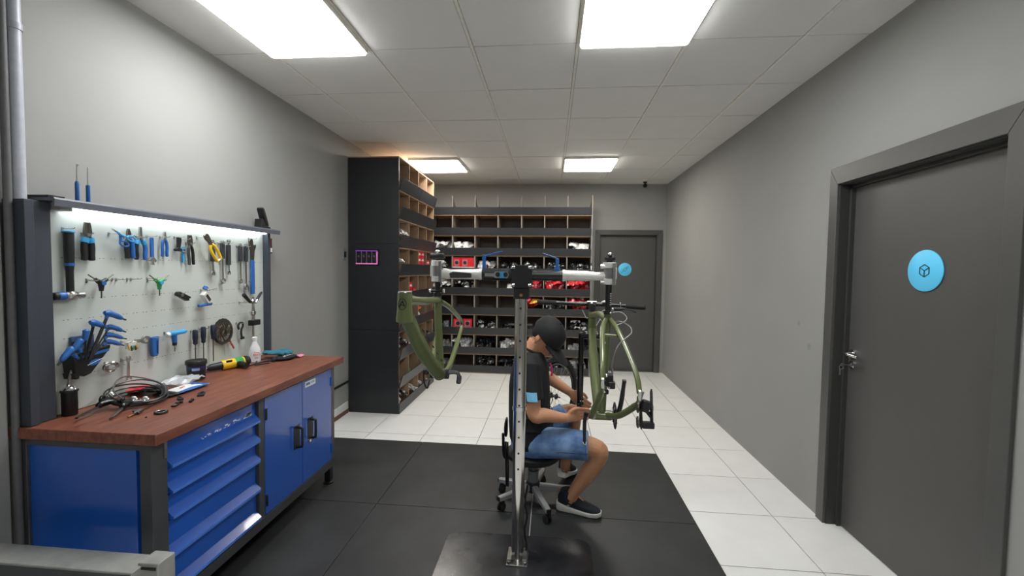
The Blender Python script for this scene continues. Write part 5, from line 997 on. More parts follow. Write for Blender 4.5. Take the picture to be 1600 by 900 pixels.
# cockpit
bz = 1.336
bar_pts = cr([(-0.083, 2.815, 1.337), (0.05, 2.835, 1.332), (0.16, 2.862, 1.326), (0.262, 2.868, 1.326), (0.36, 2.862, 1.324), (0.47, 2.835, 1.322), (0.604, 2.815, 1.316)], 4)
hbm = PK('handlebar', MB().tube(bar_pts, [0.0115] * 7 + [0.0145] * 11 + [0.0115] * 7, 12), M_BLACKG)
PK('grip', MB().tube([(-0.085, 2.8145, 1.337), (-0.081, 2.815, 1.337), (0.035, 2.832, 1.3325)], [0.012, 0.0165, 0.0160], 14), M_RUBBER, hbm); PK('grip', MB().tube([(0.606, 2.8145, 1.316), (0.602, 2.815, 1.316), (0.485, 2.832, 1.321)], [0.012, 0.0165, 0.0160], 14), M_RUBBER, hbm)
PK('stem', MB().tube([HT + V(0, 0, 0.006), HT + V(0, 0.03, 0.030), V(0.266, 2.86, 1.326)], [0.019, 0.019, 0.021], 14).cyl(HT, HT + V(0, 0, 0.05), 0.019, n=16), M_BLACK); PK('stem_bolt', MB().sph((0.266, 2.80, 1.335), 0.010).cyl((0.24, 2.85, 1.342), (0.30, 2.85, 1.342), 0.006), M_CHROME)
lvr = PK('brake_lever', MB().tube(cr([(0.37, 2.84, 1.303), (0.42, 2.825, 1.300), (0.47, 2.815, 1.304)], 4), [0.010] * 4 + [0.012] * 4 + [0.009], 10).tube(cr([(0.44, 2.82, 1.298), (0.50, 2.80, 1.300), (0.545, 2.79, 1.285)], 4), [0.006] * 8 + [0.004], 8), M_BLACK); PK('lever_clamp', MB().torus((0.452, 2.838, 1.320), 0.017, 0.005, (1, 0, 0), 20, 8).sph((0.40, 2.81, 1.302), 0.009), M_CHROME, lvr)
PK('brake_hose', MB().tube(cr([(0.37, 2.84, 1.303), (0.32, 2.82, 1.27), (0.33, 2.78, 1.225), (0.42, 2.77, 1.205), (0.485, 2.78, 1.245), (0.44, 2.80, 1.285), (0.34, 2.78, 1.26), (0.29, 2.74, 1.20)], 7), 0.0028, 7), mat('hose_pale', '9a9a98', 0.3))
PK('shift_cable', MB().tube([(0.20, 2.72, 1.30), (0.222, 2.735, 1.255), (0.235, 2.75, 1.245)], 0.0025, 6), mat('cable_white', 'cfcfcc', 0.3)); PK('light_clip', MB().sph((0.355, 2.85, 1.345), (0.020, 0.010, 0.008)), M_ALU)
PK('rear_hose', MB().tube(cr([(0.268, 1.86, 1.115), (0.266, 1.84, 1.16), (0.29, 1.85, 1.23), (0.345, 1.92, 1.262), (0.372, 2.0, 1.268), (0.375, 2.06, 1.285), (0.345, 2.12, 1.30), (0.315, 2.18, 1.29), (0.30, 2.25, 1.27)], 7), 0.0028, 7), mat('hose_pale2', '77787a', 0.3))
# fork
FY = 2.812
fk = PK('fork', MB().tube([HB + V(0, 0, 0.0), HB + V(0, 0, -0.016)], [0.024, 0.026], 18).tube(cr([(0.203, FY, 1.118), (0.225, FY, 1.128), (0.271, FY, 1.128), (0.317, FY, 1.128), (0.339, FY, 1.118)], 3), [0.021] * 3 + [0.024] * 7 + [0.021] * 3, 14), M_BLACKG)
for x in (0.203, 0.339):
    PK('fork_leg', MB().tube([(x, FY, 1.135), (x, FY, 1.10), (x, FY, 0.945), (x, FY, 0.94), (x, FY + 0.012, 0.70), (x, FY + 0.020, 0.640)], [0.017, 0.0165, 0.0165, 0.0215, 0.0205, 0.017], 18), M_BLACKG, fk); PK('fork_seal', MB().cyl((x, FY, 0.935), (x, FY, 0.947), 0.0235, n=18), M_BLACK, fk)
    PK('fork_dropout', MB().ext([(FY + 0.004, 0.655), (FY + 0.036, 0.655), (FY + 0.038, 0.625), (FY + 0.022, 0.612), (FY + 0.004, 0.62)], 'x', x - 0.006, x + 0.006).cyl((x - 0.014, FY + 0.02, 0.636), (x + 0.014, FY + 0.02, 0.636), 0.012), M_BLACK, fk)
PK('fork_arch', MB().tube(cr([(0.206, FY + 0.012, 0.945), (0.215, FY + 0.028, 1.020), (0.271, FY + 0.034, 1.045), (0.327, FY + 0.028, 1.020), (0.336, FY + 0.012, 0.945)], 5), 0.012, 10), M_BLACKG, fk)
PK('fork_knob', MB().lathe([(0.014, 0), (0.014, 0.010), (0.008, 0.014)], (0.203, FY, 1.133), n=14), M_TDK, fk)
PK('front_caliper', MB().obox((0.212, FY + 0.02, 0.688), (0.03, 0.04, 0.045)).cyl((0.19, FY - 0.004, 0.672), (0.20, FY - 0.004, 0.672), 0.008), M_BLACK, fk, bev=0.004); PK('caliper_bolt', MB().sph((0.205, FY - 0.022, 0.70), 0.006).sph((0.22, FY - 0.022, 0.70), 0.006).sph((0.204, FY - 0.02, 0.628), 0.008), M_CHROME, fk)
# cranks, chainring
def crank(p0, p1, side, nm): 
    c = PK('crank_arm', MB().tube(cr([p0, p0.lerp(p1, 0.3) + V(0.006 * side, 0, 0), p1], 5), [0.017] * 3 + [0.014] * 5 + [0.012] * 3, 12, flat=0.7), M_BLACK)
    PK('pedal_eye', MB().cyl(p1 - V(0.009, 0, 0), p1 + V(0.009, 0, 0), 0.011, n=14), M_STEEL if nm else M_BLACK, c)
crank(BBp + V(-0.075, 0, 0.008), V(0.186, 2.19, 0.665), -1, True); crank(BBp + V(0.082, 0.0, 0.008), V(0.386, 2.24, 0.978), 1, False)
cg = MB(); ro = [(2.2 + (0.064 + (0.003 if j % 2 else -0.002)) * cos(2 * pi * j / 60), 0.812 + (0.064 + (0.003 if j % 2 else -0.002)) * sin(2 * pi * j / 60)) for j in range(60)]
cg.ringext(ro, [(2.2 + 0.046 * cos(2 * pi * j / 60), 0.812 + 0.046 * sin(2 * pi * j / 60)) for j in range(60)], 'x', BBp.x + 0.066, BBp.x + 0.070)
for k in range(4): a = 0.6 + k * pi / 2; cg.bar((BBp.x + 0.068, 2.2, 0.812), (BBp.x + 0.068, 2.2 + 0.05 * cos(a), 0.812 + 0.05 * sin(a)), 0.004, 0.014, (1, 0, 0))
PK('chainring', cg, M_BLACK)
# derailleur and rear brake
dr = PK('rear_derailleur', MB().obox(dR + V(0.022, -0.012, -0.036), (0.032, 0.04, 0.045), Matrix.Rotation(0.3, 3, 'Y')).bar(dR + V(0.014, 0.01, -0.04), dR + V(0.050, -0.01, -0.085), 0.022, 0.012).obox(dR + V(0.034, -0.01, -0.115), (0.05, 0.03, 0.026)), M_BLACK, bev=0.005)
PK('cage', MB().ext([(1.775, 0.900), (1.812, 0.902), (1.825, 0.98), (1.805, 1.01), (1.785, 0.99), (1.768, 0.94)], 'x', dR.x + 0.004, dR.x + 0.008).ext([(1.765, 0.930), (1.80, 0.926), (1.815, 1.045), (1.802, 1.062), (1.79, 1.05)], 'x', dR.x + 0.044, dR.x + 0.050), M_BLACK, dr)
for zz, yy in ((0.985, 1.80), (0.925, 1.79)):
    j = MB().ext([(yy + (0.020 + 0.004 * (q % 2)) * cos(2 * pi * q / 22), zz + (0.020 + 0.004 * (q % 2)) * sin(2 * pi * q / 22)) for q in range(22)], 'x', dR.x - 0.010, dR.x - 0.004); PK('jockey_wheel', j, M_TDK, dr)
PK('derailleur_plate', MB().lathe([(0.015, -0.002), (0.017, 0.002), (0.012, 0.004)], dR + V(0.052, 0.0, -0.05), (1, -0.4, 0), 14).cyl(dR + V(-0.004, 0, -0.03), dR + V(0.012, 0, 0.02), 0.007), M_STEEL, dr)
rc = PK('rear_caliper', MB().obox(dL + V(0.030, 0.05, 0.008), (0.036, 0.045, 0.05)).obox(dL + V(0.040, 0.03, -0.010), (0.03, 0.03, 0.03)).obox(dL + V(0.022, 0.05, -0.045), (0.02, 0.02, 0.02)), M_BLACK, bev=0.005); PK('caliper_bolt', MB().sph(dL + V(0.018, 0.025, 0.030), 0.008).sph(dL + V(0.030, 0.02, -0.018), 0.006).sph(dL + V(0.012, 0.03, -0.040), 0.006).cyl(dL + V(0.046, 0.05, 0.03), dL + V(0.046, 0.05, 0.055), 0.004), M_CHROME, rc)
PK('hose_guide', MB().sph((0.252, 2.06, 1.205), (0.012, 0.010, 0.012)).sph((0.246, 2.05, 1.188), (0.010, 0.010, 0.012)), M_WHITE)
# ================================================================== spare wheel standing behind the mechanic
wc = V(0.045, 4.0, 0.372); wa = RAD(52)
ax = V(sin(wa), -cos(wa), 0.0)   # axle direction
wh = thing('bicycle_wheel', 'bicycle wheel with black knobby tyre standing on the tiles behind the mechanic', 'wheel', (wc.x, wc.y, 0))
PW = lambda n, m, mt, par=None, **k: part(n, m, mt, par or wh, world=True, **k)
PW('tyre', MB().torus(wc, 0.345, 0.025, ax, 72, 12), M_RUBBER)
u_, v_ = frame_of(ax)
kn = MB()
for k in range(72):
    a = 2 * pi * k / 72; rd = u_ * cos(a) + v_ * sin(a); tg_ = -u_ * sin(a) + v_ * cos(a)
    for s in (-1, 1):
        rot = Matrix((rd, tg_, ax)).transposed(); kn.obox(wc + rd * 0.366 + ax * 0.012 * s, (0.010, 0.014, 0.012), rot)
PW('tread_knobs', kn, M_RUBBER, kind='stuff')
PW('rim', MB().tube([wc + (u_ * cos(2 * pi * k / 64) + v_ * sin(2 * pi * k / 64)) * 0.307 for k in range(64)], 0.012, 10, closed=True), M_BLACKG)
PW('hub', MB().lathe([(0.006, -0.055), (0.008, -0.05), (0.026, -0.034), (0.028, -0.03), (0.014, -0.02), (0.014, 0.02), (0.028, 0.03), (0.026, 0.034), (0.008, 0.05), (0.006, 0.055)], wc, ax, 18), M_BLACK)
PW('axle', MB().cyl(wc - ax * 0.075, wc + ax * 0.075, 0.006), M_BLACK)
sp = MB()
for k in range(28):
    a = 2 * pi * k / 28; s = 1 if k % 2 else -1; b = a + 0.5 * (1 if (k // 2) % 2 else -1)
    sp.tube([wc + ax * 0.031 * s + (u_ * cos(b) + v_ * sin(b)) * 0.026, wc + (u_ * cos(a) + v_ * sin(a)) * 0.300], 0.0011, 5)
PW('spokes', sp, M_STEEL, kind='stuff')
ws = thing('wheel_stand', 'low black stand holding the spare wheel upright', 'wheel stand', (wc.x, wc.y, 0)); hv = V(ax.x, ax.y, 0)
PWS = lambda n, m, mt: part(n, m, mt, ws, world=True)
for s in (-1, 1):
    PWS('side_rail', MB().tube(cr([wc + hv * 0.045 * s + V(-ax.y, ax.x, 0) * -0.12 - V(0, 0, 0.362), wc + hv * 0.045 * s + V(-ax.y, ax.x, 0) * -0.06 - V(0, 0, 0.24), wc + hv * 0.045 * s + V(-ax.y, ax.x, 0) * 0.06 - V(0, 0, 0.24), wc + hv * 0.045 * s + V(-ax.y, ax.x, 0) * 0.12 - V(0, 0, 0.362)], 4), 0.008, 8), M_BLACK)
for s in (-1, 1): PWS('foot', MB().cyl(wc + V(-ax.y, ax.x, 0) * 0.12 * s + hv * 0.12 - V(0, 0, 0.362), wc + V(-ax.y, ax.x, 0) * 0.12 * s - hv * 0.12 - V(0, 0, 0.362), 0.010), M_BLACK)
# ================================================================== stool
SXc, SYc = -0.095, 2.825
so_ = thing('work_stool', 'black padded work stool with grey five-star base on castors', 'stool', (SXc, SYc, 0.01))
PO = lambda n, m, mt, par=None, **k: part(n, m, mt, par or so_, world=True, **k)
M_GREYL = mat('grey_powdercoat', '9b9c9c', 0.4, 0.2)
PO('seat', MB().lathe([(0.10, 0.292), (0.165, 0.300), (0.182, 0.318), (0.182, 0.340), (0.165, 0.352), (0.05, 0.354)], (SXc, SYc, 0), n=36), mat('black_vinyl', '16171a', 0.5, bump=0.1))
PO('seat_plate', MB().box(SXc - 0.07, SXc + 0.07, SYc - 0.07, SYc + 0.07, 0.275, 0.294), M_BLACK)
PO('column', MB().lathe([(0.036, 0.10), (0.036, 0.215), (0.024, 0.216), (0.024, 0.28)], (SXc, SYc, 0), n=24), mat('column_grey', '77797c', 0.4, 0.3))
PO('hub', MB().lathe([(0.040, 0.070), (0.046, 0.076), (0.046, 0.130), (0.040, 0.140)], (SXc, SYc, 0), n=24), M_BLACK)
PO('backrest', MB().tube(cr([(-0.278, SYc, 0.44), (-0.282, SYc, 0.49), (-0.279, SYc, 0.55)], 4), [0.04, 0.055, 0.065, 0.072, 0.075, 0.072, 0.065, 0.055, 0.04], 16, up=(1, 0, 0), flat=0.16), M_BLACK)
PO('back_bar', MB().tube(cr([(SXc - 0.06, SYc, 0.284), (-0.25, SYc, 0.284), (-0.292, SYc, 0.30), (-0.300, SYc, 0.45)], 4), 0.010, 8), M_BLACK)
PO('strap', MB().tube([(-0.275, 2.76, 0.42), (-0.272, 2.765, 0.28), (-0.268, 2.77, 0.12)], 0.007, 8).tube([(-0.262, 2.755, 0.42), (-0.258, 2.76, 0.28), (-0.256, 2.765, 0.12)], 0.005, 8), M_BLACK)
ends = [(-0.330, 2.905), (-0.305, 2.655), (0.012, 2.545), (-0.030, 3.085), (0.190, 2.835)]
for k, (ex, ey) in enumerate(ends):
    d = V(ex - SXc, ey - SYc, 0); L = d.length; d.normalize(); s = V(-d.y, d.x, 0)
    p0, p1 = V(SXc, SYc, 0.105) + d * 0.035, V(SXc, SYc, 0.093) + d * L
    PO('base_leg', MB().loft([[p + s * (wd * a) + V(0, 0, hh * b) for a, b in ((-1, -1), (1, -1), (1, 0.6), (0.6, 1), (-0.6, 1), (-1, 0.6))] for p, wd, hh in ((p0, 0.020, 0.020), (p1, 0.015, 0.014))]), M_GREYL)
    PO('end_cap', MB().obox(p1 + d * 0.003, (0.006, 0.028, 0.026), Matrix.Rotation(math.atan2(d.y, d.x), 3, 'Z')), M_BLACK)
    cs = PO('castor', MB().cyl(p1 - d * 0.018 + V(0, 0, -0.045), p1 - d * 0.018 + V(0, 0, -0.006), 0.007).obox(p1 - d * 0.022 + s * 0.006 + V(0, 0, -0.036), (0.030, 0.020, 0.026), Matrix.Rotation(k * 1.1, 3, 'Z')), M_BLACK)
    wdv = V(cos(k * 1.1 + 1.57), sin(k * 1.1 + 1.57), 0)
    for q in (-1, 1): PO('castor_wheel', MB().lathe([(0.016, -0.006), (0.0245, -0.004), (0.0245, 0.004), (0.016, 0.006)], V(p1.x, p1.y, 0.0348) - d * 0.022 + wdv * 0.014 * q, wdv, 18), M_RUBBER, cs)
# ================================================================== mechanic
M_SKIN = mat('skin', 'c58f6c', 0.5, var=0.05, scale=20)
M_SHIRT = mat('black_tshirt', '121316', 0.8, var=0.12, scale=30, bump=0.25, bscale=90)
M_DENIM = mat('denim', '3c5f93', 0.8, hex2='8fb0da', scale=10, contrast=(0.35, 0.75), bump=0.3, bscale=150)
M_CAP = mat('cap_black', '0d0e10', 0.75, var=0.1, bump=0.2)
M_HAIR = mat('hair_dark', '1b1512', 0.7)
M_SHOE = mat('shoe_navy', '181d29', 0.7, var=0.15, scale=90, bump=0.3)
def ell(c, a, b, n=24):
    """ring: centre and two half-axis vectors"""
    c, a, b = Vector(c), Vector(a), Vector(b); return [c + a * cos(2 * pi * j / n) + b * sin(2 * pi * j / n) for j in range(n)]
hf = V(0.58, -0.24, -0.775).normalized(); hr = V(-0.38, -0.925, 0.0).normalized()   # head forward, towards viewer
hr = (hr - hf * hr.dot(hf)).normalized(); hu = hr.cross(hf).normalized()
if hu.z < 0: hu = -hu
HC = V(-0.036, 2.825, 1.095)
def H(f, s, u): return HC + hf * f + hr * s + hu * u
B = MB()
# torso and neck
for rings in [[((-0.115, 2.83, 0.40), 0.115, 0.165), ((-0.115, 2.83, 0.47), 0.12, 0.165), ((-0.13, 2.83, 0.60), 0.105, 0.145), ((-0.14, 2.83, 0.76), 0.11, 0.155), ((-0.135, 2.83, 0.90), 0.10, 0.165), ((-0.125, 2.83, 0.965), 0.075, 0.13), ((-0.12, 2.83, 1.0), 0.055, 0.07)]]:
    B.loft([ell(c, (a, 0, 0), (0, b, 0)) for c, a, b in rings])
B.tube([(-0.135, 2.83, 0.93), (-0.118, 2.826, 1.02), (-0.085, 2.822, 1.075)], [0.066, 0.058, 0.056], 16)
# head
B.loft([ell(H(f, 0, u), hf * a, hr * b) for f, u, a, b in ((0.0, 0.125, 0.02, 0.015), (-0.004, 0.112, 0.06, 0.048), (-0.006, 0.085, 0.088, 0.068), (-0.006, 0.05, 0.098, 0.076), (-0.002, 0.01, 0.096, 0.075), (0.006, -0.03, 0.086, 0.068), (0.022, -0.065, 0.066, 0.056), (0.036, -0.095, 0.045, 0.042), (0.046, -0.112, 0.026, 0.026))])
B.loft([ell(H(f, 0, u), hf * a, hr * b, 12) for f, u, a, b in ((0.090, 0.020, 0.008, 0.008), (0.100, -0.005, 0.012, 0.011), (0.108, -0.024, 0.014, 0.015), (0.096, -0.034, 0.010, 0.012))])   # nose
B.sph(H(0.082, 0, -0.055), (0.014, 0.014, 0.010)); B.sph(H(0.076, 0, -0.070), (0.014, 0.016, 0.010)); B.sph(H(0.070, 0, -0.098), (0.018, 0.020, 0.016))
for s in (-1, 1):
    B.loft([ell(H(f, s * o, u), hf * a, hr * 0.008, 12) for f, o, u, a in ((-0.014, 0.074, 0.026, 0.008), (-0.018, 0.083, 0.014, 0.018), (-0.016, 0.085, -0.006, 0.018), (-0.012, 0.080, -0.026, 0.012), (-0.008, 0.073, -0.036, 0.006))])
    B.sph(H(0.080, s * 0.032, 0.028), (0.014, 0.020, 0.008))
# arms
def limb(pts, rs): B.tube(cr(pts, 5), [r for i in range(len(rs) - 1) for r in [rs[i] + (rs[i + 1] - rs[i]) * k / 5 for k in range(5)]] + [rs[-1]], 16)
S1, E1, W1 = V(-0.125, 2.665, 0.935), V(-0.086, 2.615, 0.655), V(0.112, 2.650, 0.632)
S2, E2, W2 = V(-0.105, 3.000, 0.935), V(-0.045, 3.120, 0.790), V(0.150, 2.955, 0.706)
limb([S1, S1.lerp(E1, 0.5) + V(0.004, 0, 0), E1, E1.lerp(W1, 0.3) + V(0, 0, 0.004), E1.lerp(W1, 0.75), W1], [0.058, 0.050, 0.043, 0.045, 0.033, 0.027])
limb([S2, S2.lerp(E2, 0.5), E2, E2.lerp(W2, 0.3), E2.lerp(W2, 0.75), W2], [0.058, 0.050, 0.043, 0.044, 0.033, 0.027])
# hands: palm plus five separate fingers
def hand(W, fw, up, side, curl, spread=0.019):
    fw = Vector(fw).normalized(); up = Vector(up); up = (up - fw * up.dot(fw)).normalized(); nm = up.cross(fw).normalized() * side   # nm: palm normal, fingers curl towards it
    kn = W + fw * 0.088
    B.loft([ell(W + fw * t, up * a, nm * b, 16) for t, a, b in ((-0.01, 0.026, 0.022), (0.015, 0.030, 0.019), (0.05, 0.039, 0.017), (0.085, 0.040, 0.014), (0.096, 0.034, 0.010))])
    for k, ln in enumerate((0.92, 1.04, 1.0, 0.80)):
        o = kn + up * (spread * (1.5 - k)); a = curl * (0.85 + 0.08 * k); p = [o - fw * 0.012]; d = fw; q = o
        for seg, da in ((0.040 * ln, 0.35), (0.028 * ln, 1.0), (0.022 * ln, 0.9)):
            ca, sa = cos(a * da), sin(a * da); d = (d * ca + nm * sa * 1.0).normalized() if seg < 0.05 else d
            q = q + d * seg; p.append(q)
        B.tube(cr(p, 4), [0.0098] * 5 + [0.0090] * 4 + [0.0082] * 3 + [0.0060], 10)
    th = [W + fw * 0.022 + up * 0.024, W + fw * 0.055 + up * 0.045 + nm * 0.014, W + fw * 0.085 + up * 0.046 + nm * 0.032, W + fw * 0.106 + up * 0.036 + nm * 0.040]
    B.tube(cr(th, 4), [0.0135] * 4 + [0.0118] * 4 + [0.0100] * 4 + [0.0070], 10)
hand(W1, (0.80, 0.58, 0.10), (0.10, 0.15, 1.0), -1, 0.95)
hand(W2, (0.66, -0.62, -0.42), (0.5, 0.1, 0.85), 1, 0.9)
# legs
limb([(-0.10, 2.735, 0.425), (0.10, 2.685, 0.455), (0.29, 2.652, 0.452), (0.312, 2.652, 0.40), (0.250, 2.668, 0.285), (0.180, 2.690, 0.165), (0.152, 2.700, 0.10)], [0.088, 0.078, 0.058, 0.056, 0.053, 0.038, 0.036])
limb([(-0.09, 2.925, 0.425), (0.04, 2.985, 0.500), (0.165, 3.030, 0.548), (0.178, 3.035, 0.49), (0.160, 3.045, 0.36), (0.132, 3.045, 0.20), (0.122, 3.045, 0.13)], [0.088, 0.078, 0.056, 0.054, 0.051, 0.037, 0.034])
B.sph((0.318, 2.652, 0.437), (0.042, 0.045, 0.052))
B.tube([(0.150, 2.70, 0.10), (0.155, 2.705, 0.08), (0.175, 2.70, 0.065)], [0.034, 0.030, 0.020], 12); B.tube([(0.122, 3.045, 0.13), (0.123, 3.05, 0.115), (0.130, 3.08, 0.105)], [0.032, 0.028, 0.018], 12)
pe = remesh(B, 'person', M_SKIN, 0.0042, 5)
pe.location = (-0.10, 2.83, 0.01); pe.data.transform(Matrix.Translation((0.10, -2.83, -0.01)))
props(pe, 'seated person in black cap, black t-shirt and denim shorts working on the fork', 'person')
def cloth(nm, mb, m, vox, sm, label=None):
    o = remesh(mb, nm, m, vox, sm, pe); o.data.transform(Matrix.Translation(-pe.location)); return props(o, label)
PP = lambda n, m, mt, par=None, **k: part(n, m, mt, par or pe, world=True, **k)
# t-shirt
Sh = MB()
Sh.loft([ell(c, (a, 0, 0), (0, b, 0), 28) for c, a, b in (((-0.118, 2.83, 0.405), 0.118, 0.185), ((-0.118, 2.83, 0.44), 0.138, 0.192), ((-0.122, 2.83, 0.54), 0.142, 0.186), ((-0.128, 2.83, 0.66), 0.138, 0.178), ((-0.130, 2.83, 0.78), 0.136, 0.184), ((-0.128, 2.83, 0.88), 0.126, 0.192), ((-0.124, 2.83, 0.945), 0.108, 0.168), ((-0.118, 2.83, 0.985), 0.086, 0.125), ((-0.112, 2.828, 1.012), 0.070, 0.076))])
def slv(p, r): Sh.tube(p, r, 18)
slv([S1 + V(0.0, 0.06, 0.018), S1 + V(0.004, 0.0, 0.0), S1.lerp(E1, 0.35) + V(0.002, -0.002, 0), V(-0.094, 2.622, 0.742)], [0.062, 0.073, 0.068, 0.066])
slv([S2 + V(0.0, -0.06, 0.018), S2, S2.lerp(E2, 0.4), S2.lerp(E2, 0.8)], [0.062, 0.072, 0.068, 0.064])
for z, a in ((0.52, 0.15), (0.60, 0.148), (0.70, 0.144)): Sh.tube([(-0.118 + a * cos(t), 2.83 + 0.19 * sin(t), z + 0.018 * sin(3 * t)) for t in [-2.2 + 0.25 * k for k in range(13)]], 0.005, 8)
sh = cloth('t_shirt', Sh, M_SHIRT, 0.0055, 6)
PP('collar', MB().torus((-0.106, 2.827, 1.018), 0.066, 0.007, (0.35, 0.0, 1), 30, 8), M_SHIRT, sh)
ptc = MB(); rings = []
for i in range(9):
    a = -2.10 + 0.95 * i / 8; rings.append([V(-0.0935, 2.625, z) + V(rr * cos(a), rr * sin(a), 0) + V(-0.006 * (z - 0.742) / 0.05, 0.004 * (z - 0.742) / 0.05, 0) for rr, z in ((0.066, 0.752), (0.0705, 0.752), (0.0715, 0.806), (0.066, 0.806))])
PP('sleeve_patch', ptc.loft(rings), mat('patch_blue', '86d0ff', 0.6), sh, label='light blue patch on the sleeve')
PP('lanyard', MB().tube(cr([(0.005, 2.80, 0.94), (0.018, 2.785, 0.90), (0.016, 2.78, 0.86)], 4), 0.006, 8), mat('lanyard_pink', 'd8327f', 0.6), sh)
# shorts
Sr = MB()
Sr.loft([ell(c, (a, 0, 0), (0, b, 0), 24) for c, a, b in (((-0.118, 2.83, 0.352), 0.10, 0.150), ((-0.115, 2.83, 0.375), 0.132, 0.178), ((-0.115, 2.83, 0.44), 0.134, 0.180), ((-0.120, 2.83, 0.50), 0.122, 0.168))])
Sr.tube(cr([(-0.10, 2.735, 0.432), (0.07, 2.692, 0.456), (0.245, 2.658, 0.462)], 5), [0.100 - 0.0012 * k for k in range(11)], 20)
Sr.tube(cr([(-0.09, 2.925, 0.432), (0.03, 2.975, 0.490), (0.115, 3.010, 0.528)], 5), [0.098 - 0.0015 * k for k in range(11)], 20)
srt = cloth('shorts', Sr, M_DENIM, 0.006, 4)
PP('hem', MB().tube([(0.238, 2.659, 0.462), (0.248, 2.658, 0.4625)], [0.0905, 0.0905], 28), M_DENIM, srt); PP('hem', MB().tube([(0.106, 3.007, 0.524), (0.116, 3.010, 0.5285)], [0.086, 0.086], 28), M_DENIM, srt)
PP('side_seam', MB().tube([(-0.02, 2.628, 0.418), (0.08, 2.598, 0.436), (0.24, 2.570, 0.446)], 0.003, 6), mat('denim_dark', '2c4368', 0.8), srt)
# cap and hair
CP = MB()
crn = [(-0.06, 0.046, 0.0), (0, 0, 0)]
CP.loft([ell(H(f, 0, u), hf * a, hr * b, 28) for f, u, a, b in ((-0.004, 0.022, 0.114, 0.092), (-0.006, 0.045, 0.118, 0.096), (-0.008, 0.085, 0.113, 0.092), (-0.010, 0.118, 0.095, 0.080), (-0.012, 0.140, 0.064, 0.055), (-0.012, 0.151, 0.028, 0.024), (-0.012, 0.152, 0.004, 0.004))])
cp = PP('cap', CP, M_CAP); PP('cap_button', MB().sph(H(-0.012, 0, 0.153), 0.007), M_CAP, cp)
vz = MB(); top_, bot_ = [], []
NR, NS = 8, 14; vs, fs = [], []
for lay in (0, 1):
    for i in range(NR + 1):
        for j in range(NS + 1):
            s = -1 + 2 * j / NS; t_ = i / NR
            f0 = 0.104 * (1 - 0.55 * s * s) ** 0.5 if abs(s) < 1 else 0.05
            f0 = 0.110 * math.sqrt(max(0.0, 1 - (s * 0.82) ** 2)); ln = 0.125 * (1 - abs(s) ** 3.0) ** 0.5 + 0.004
            vs.append(H(f0 - 0.01 + ln * t_, s * 0.086 * (1 - 0.02 * t_), 0.038 - 0.012 * t_ - 0.014 * s * s - (0.0035 if lay else 0)))
n1 = (NR + 1) * (NS + 1); ix = lambda l, i, j: l * n1 + i * (NS + 1) + j
for l in (0, 1):
    for i in range(NR):
        for j in range(NS): fs.append((ix(l, i, j), ix(l, i + 1, j), ix(l, i + 1, j + 1), ix(l, i, j + 1)))
rim = [(i, 0) for i in range(NR)] + [(NR, j) for j in range(NS)] + [(i, NS) for i in range(NR, 0, -1)] + [(0, j) for j in range(NS, 0, -1)]
for k in range(len(rim)): a, b = rim[k], rim[(k + 1) % len(rim)]; fs.append((ix(0, *a), ix(0, *b), ix(1, *b), ix(1, *a)))
vz.add(vs, fs); PP('visor', vz, M_CAP, cp)
PP('hair', MB().loft([ell(H(f, 0, u), hf * a, hr * b, 24) for f, u, a, b in ((-0.034, 0.040, 0.076, 0.079), (-0.040, 0.010, 0.066, 0.0775), (-0.048, -0.018, 0.048, 0.066), (-0.052, -0.034, 0.036, 0.050))]), M_HAIR)
for s in (-1, 1):
    PP('eye', MB().sph(H(0.084, s * 0.031, 0.008), 0.010, 10, 7), M_WHITE); PP('eyebrow', MB().tube([H(0.090, s * 0.016, 0.026), H(0.088, s * 0.032, 0.030), H(0.076, s * 0.048, 0.026)], 0.0035, 6), M_HAIR)
PP('lips', MB().tube([H(0.088, -0.018, -0.062), H(0.094, 0, -0.0625), H(0.088, 0.018, -0.062)], 0.0045, 8), mat('lips', '99604c', 0.5))
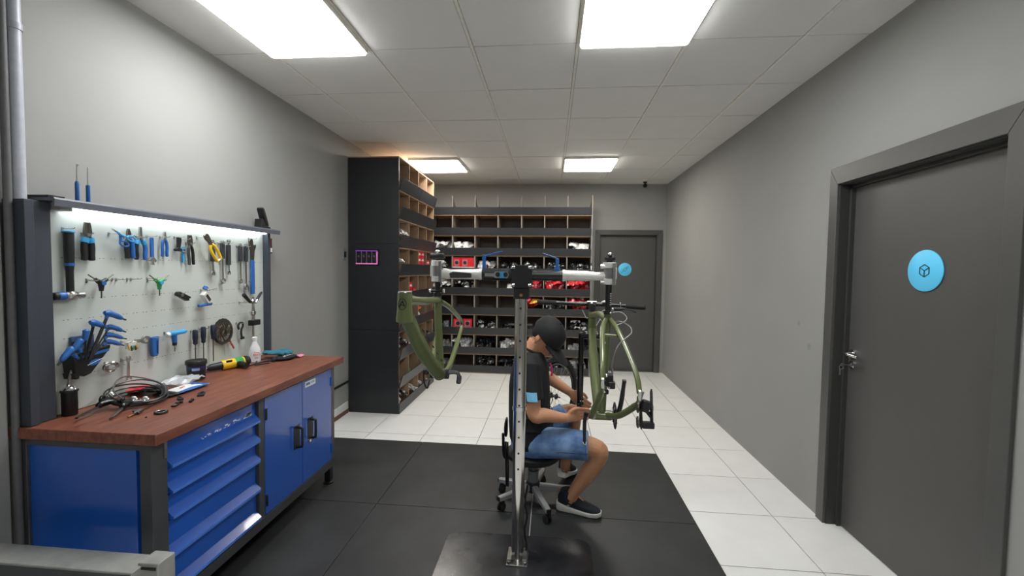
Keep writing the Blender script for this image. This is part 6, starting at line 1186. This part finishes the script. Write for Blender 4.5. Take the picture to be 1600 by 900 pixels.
# shoes
def shoe(heel, toe, zlift, pitch):
    heel, toe = Vector(heel), Vector(toe); d = (toe - heel); L = d.length; d.normalize(); s = V(0, 0, 1).cross(d).normalized(); u = d.cross(s)
    def Q(t, z): return heel + d * (t * L) + u * z
    sole = [(0.0, 0.026, 0.002, 0.060), (0.06, 0.037, -0.001, 0.052), (0.25, 0.039, 0.0, 0.038), (0.5, 0.041, 0.001, 0.030), (0.75, 0.047, 0.001, 0.028), (0.92, 0.039, 0.003, 0.032), (1.0, 0.020, 0.010, 0.036)]
    m = MB().loft([[Q(t, zz) + s * (wd * a) for a, zz in ((-0.85, zb), (0.85, zb), (1.0, zb + 0.010), (0.98, zt), (-0.98, zt), (-1.0, zb + 0.010))] for t, wd, zb, zt in sole])
    o = PP('shoe_sole', m, mat('sole_white', 'e4e2dc', 0.6), bev=0.003)
    up = MB().loft([ell(Q(t, z), s * wd, u * h, 20) for t, z, wd, h in ((0.03, 0.065, 0.024, 0.036), (0.10, 0.075, 0.033, 0.048), (0.25, 0.076, 0.036, 0.052), (0.42, 0.062, 0.037, 0.046), (0.62, 0.046, 0.041, 0.034), (0.82, 0.036, 0.040, 0.026), (0.95, 0.031, 0.028, 0.018), (0.985, 0.030, 0.016, 0.010))])
    up.tube([Q(0.26, 0.06), Q(0.245, 0.10), Q(0.24, 0.135)], [0.046, 0.047, 0.047], 20)
    b = cloth('shoe_upper', up, M_SHOE, 0.005, 3)
    PP('shoe_tab', MB().bar(Q(0.42, 0.112), Q(0.60, 0.080), 0.012, 0.004, s.cross(d)), mat('tab_orange', 'd98b5c', 0.6), b); PP('heel_tab', MB().bar(Q(0.045, 0.095), Q(0.03, 0.132), 0.014, 0.005), mat('tab_rust', 'b8663f', 0.6), b)
    pm = Q(0.28, 0.05) - s * 0.0375; PP('shoe_emblem', MB().lathe([(0.006, 0), (0.006, 0.0012)], pm, -s, 10).lathe([(0.006, 0), (0.006, 0.0012)], pm + d * 0.006, -s, 10), mat('emblem_grey', 'a9adb4', 0.4), b)
shoe((0.066, 2.742, 0.012), (0.338, 2.660, 0.012), 0, 0)
shoe((0.092, 3.020, 0.075), (0.195, 3.250, 0.012), 0, 0)
# small hand tool
t = thing('hand_tool', 'small dark spanner held in the mechanic\'s near hand', 'spanner', (0.222, 2.770, 0.660))
part('shaft', MB().tube([(-0.03, -0.02, -0.012), (0.02, 0.0, 0.0), (0.055, 0.0, 0.012)], 0.0035, 8), M_TDK, t); part('ring_end', MB().torus((-0.012, -0.024, 0.0), 0.010, 0.004, (0.2, 1, 0.2), 16, 8), M_CHROME, t)
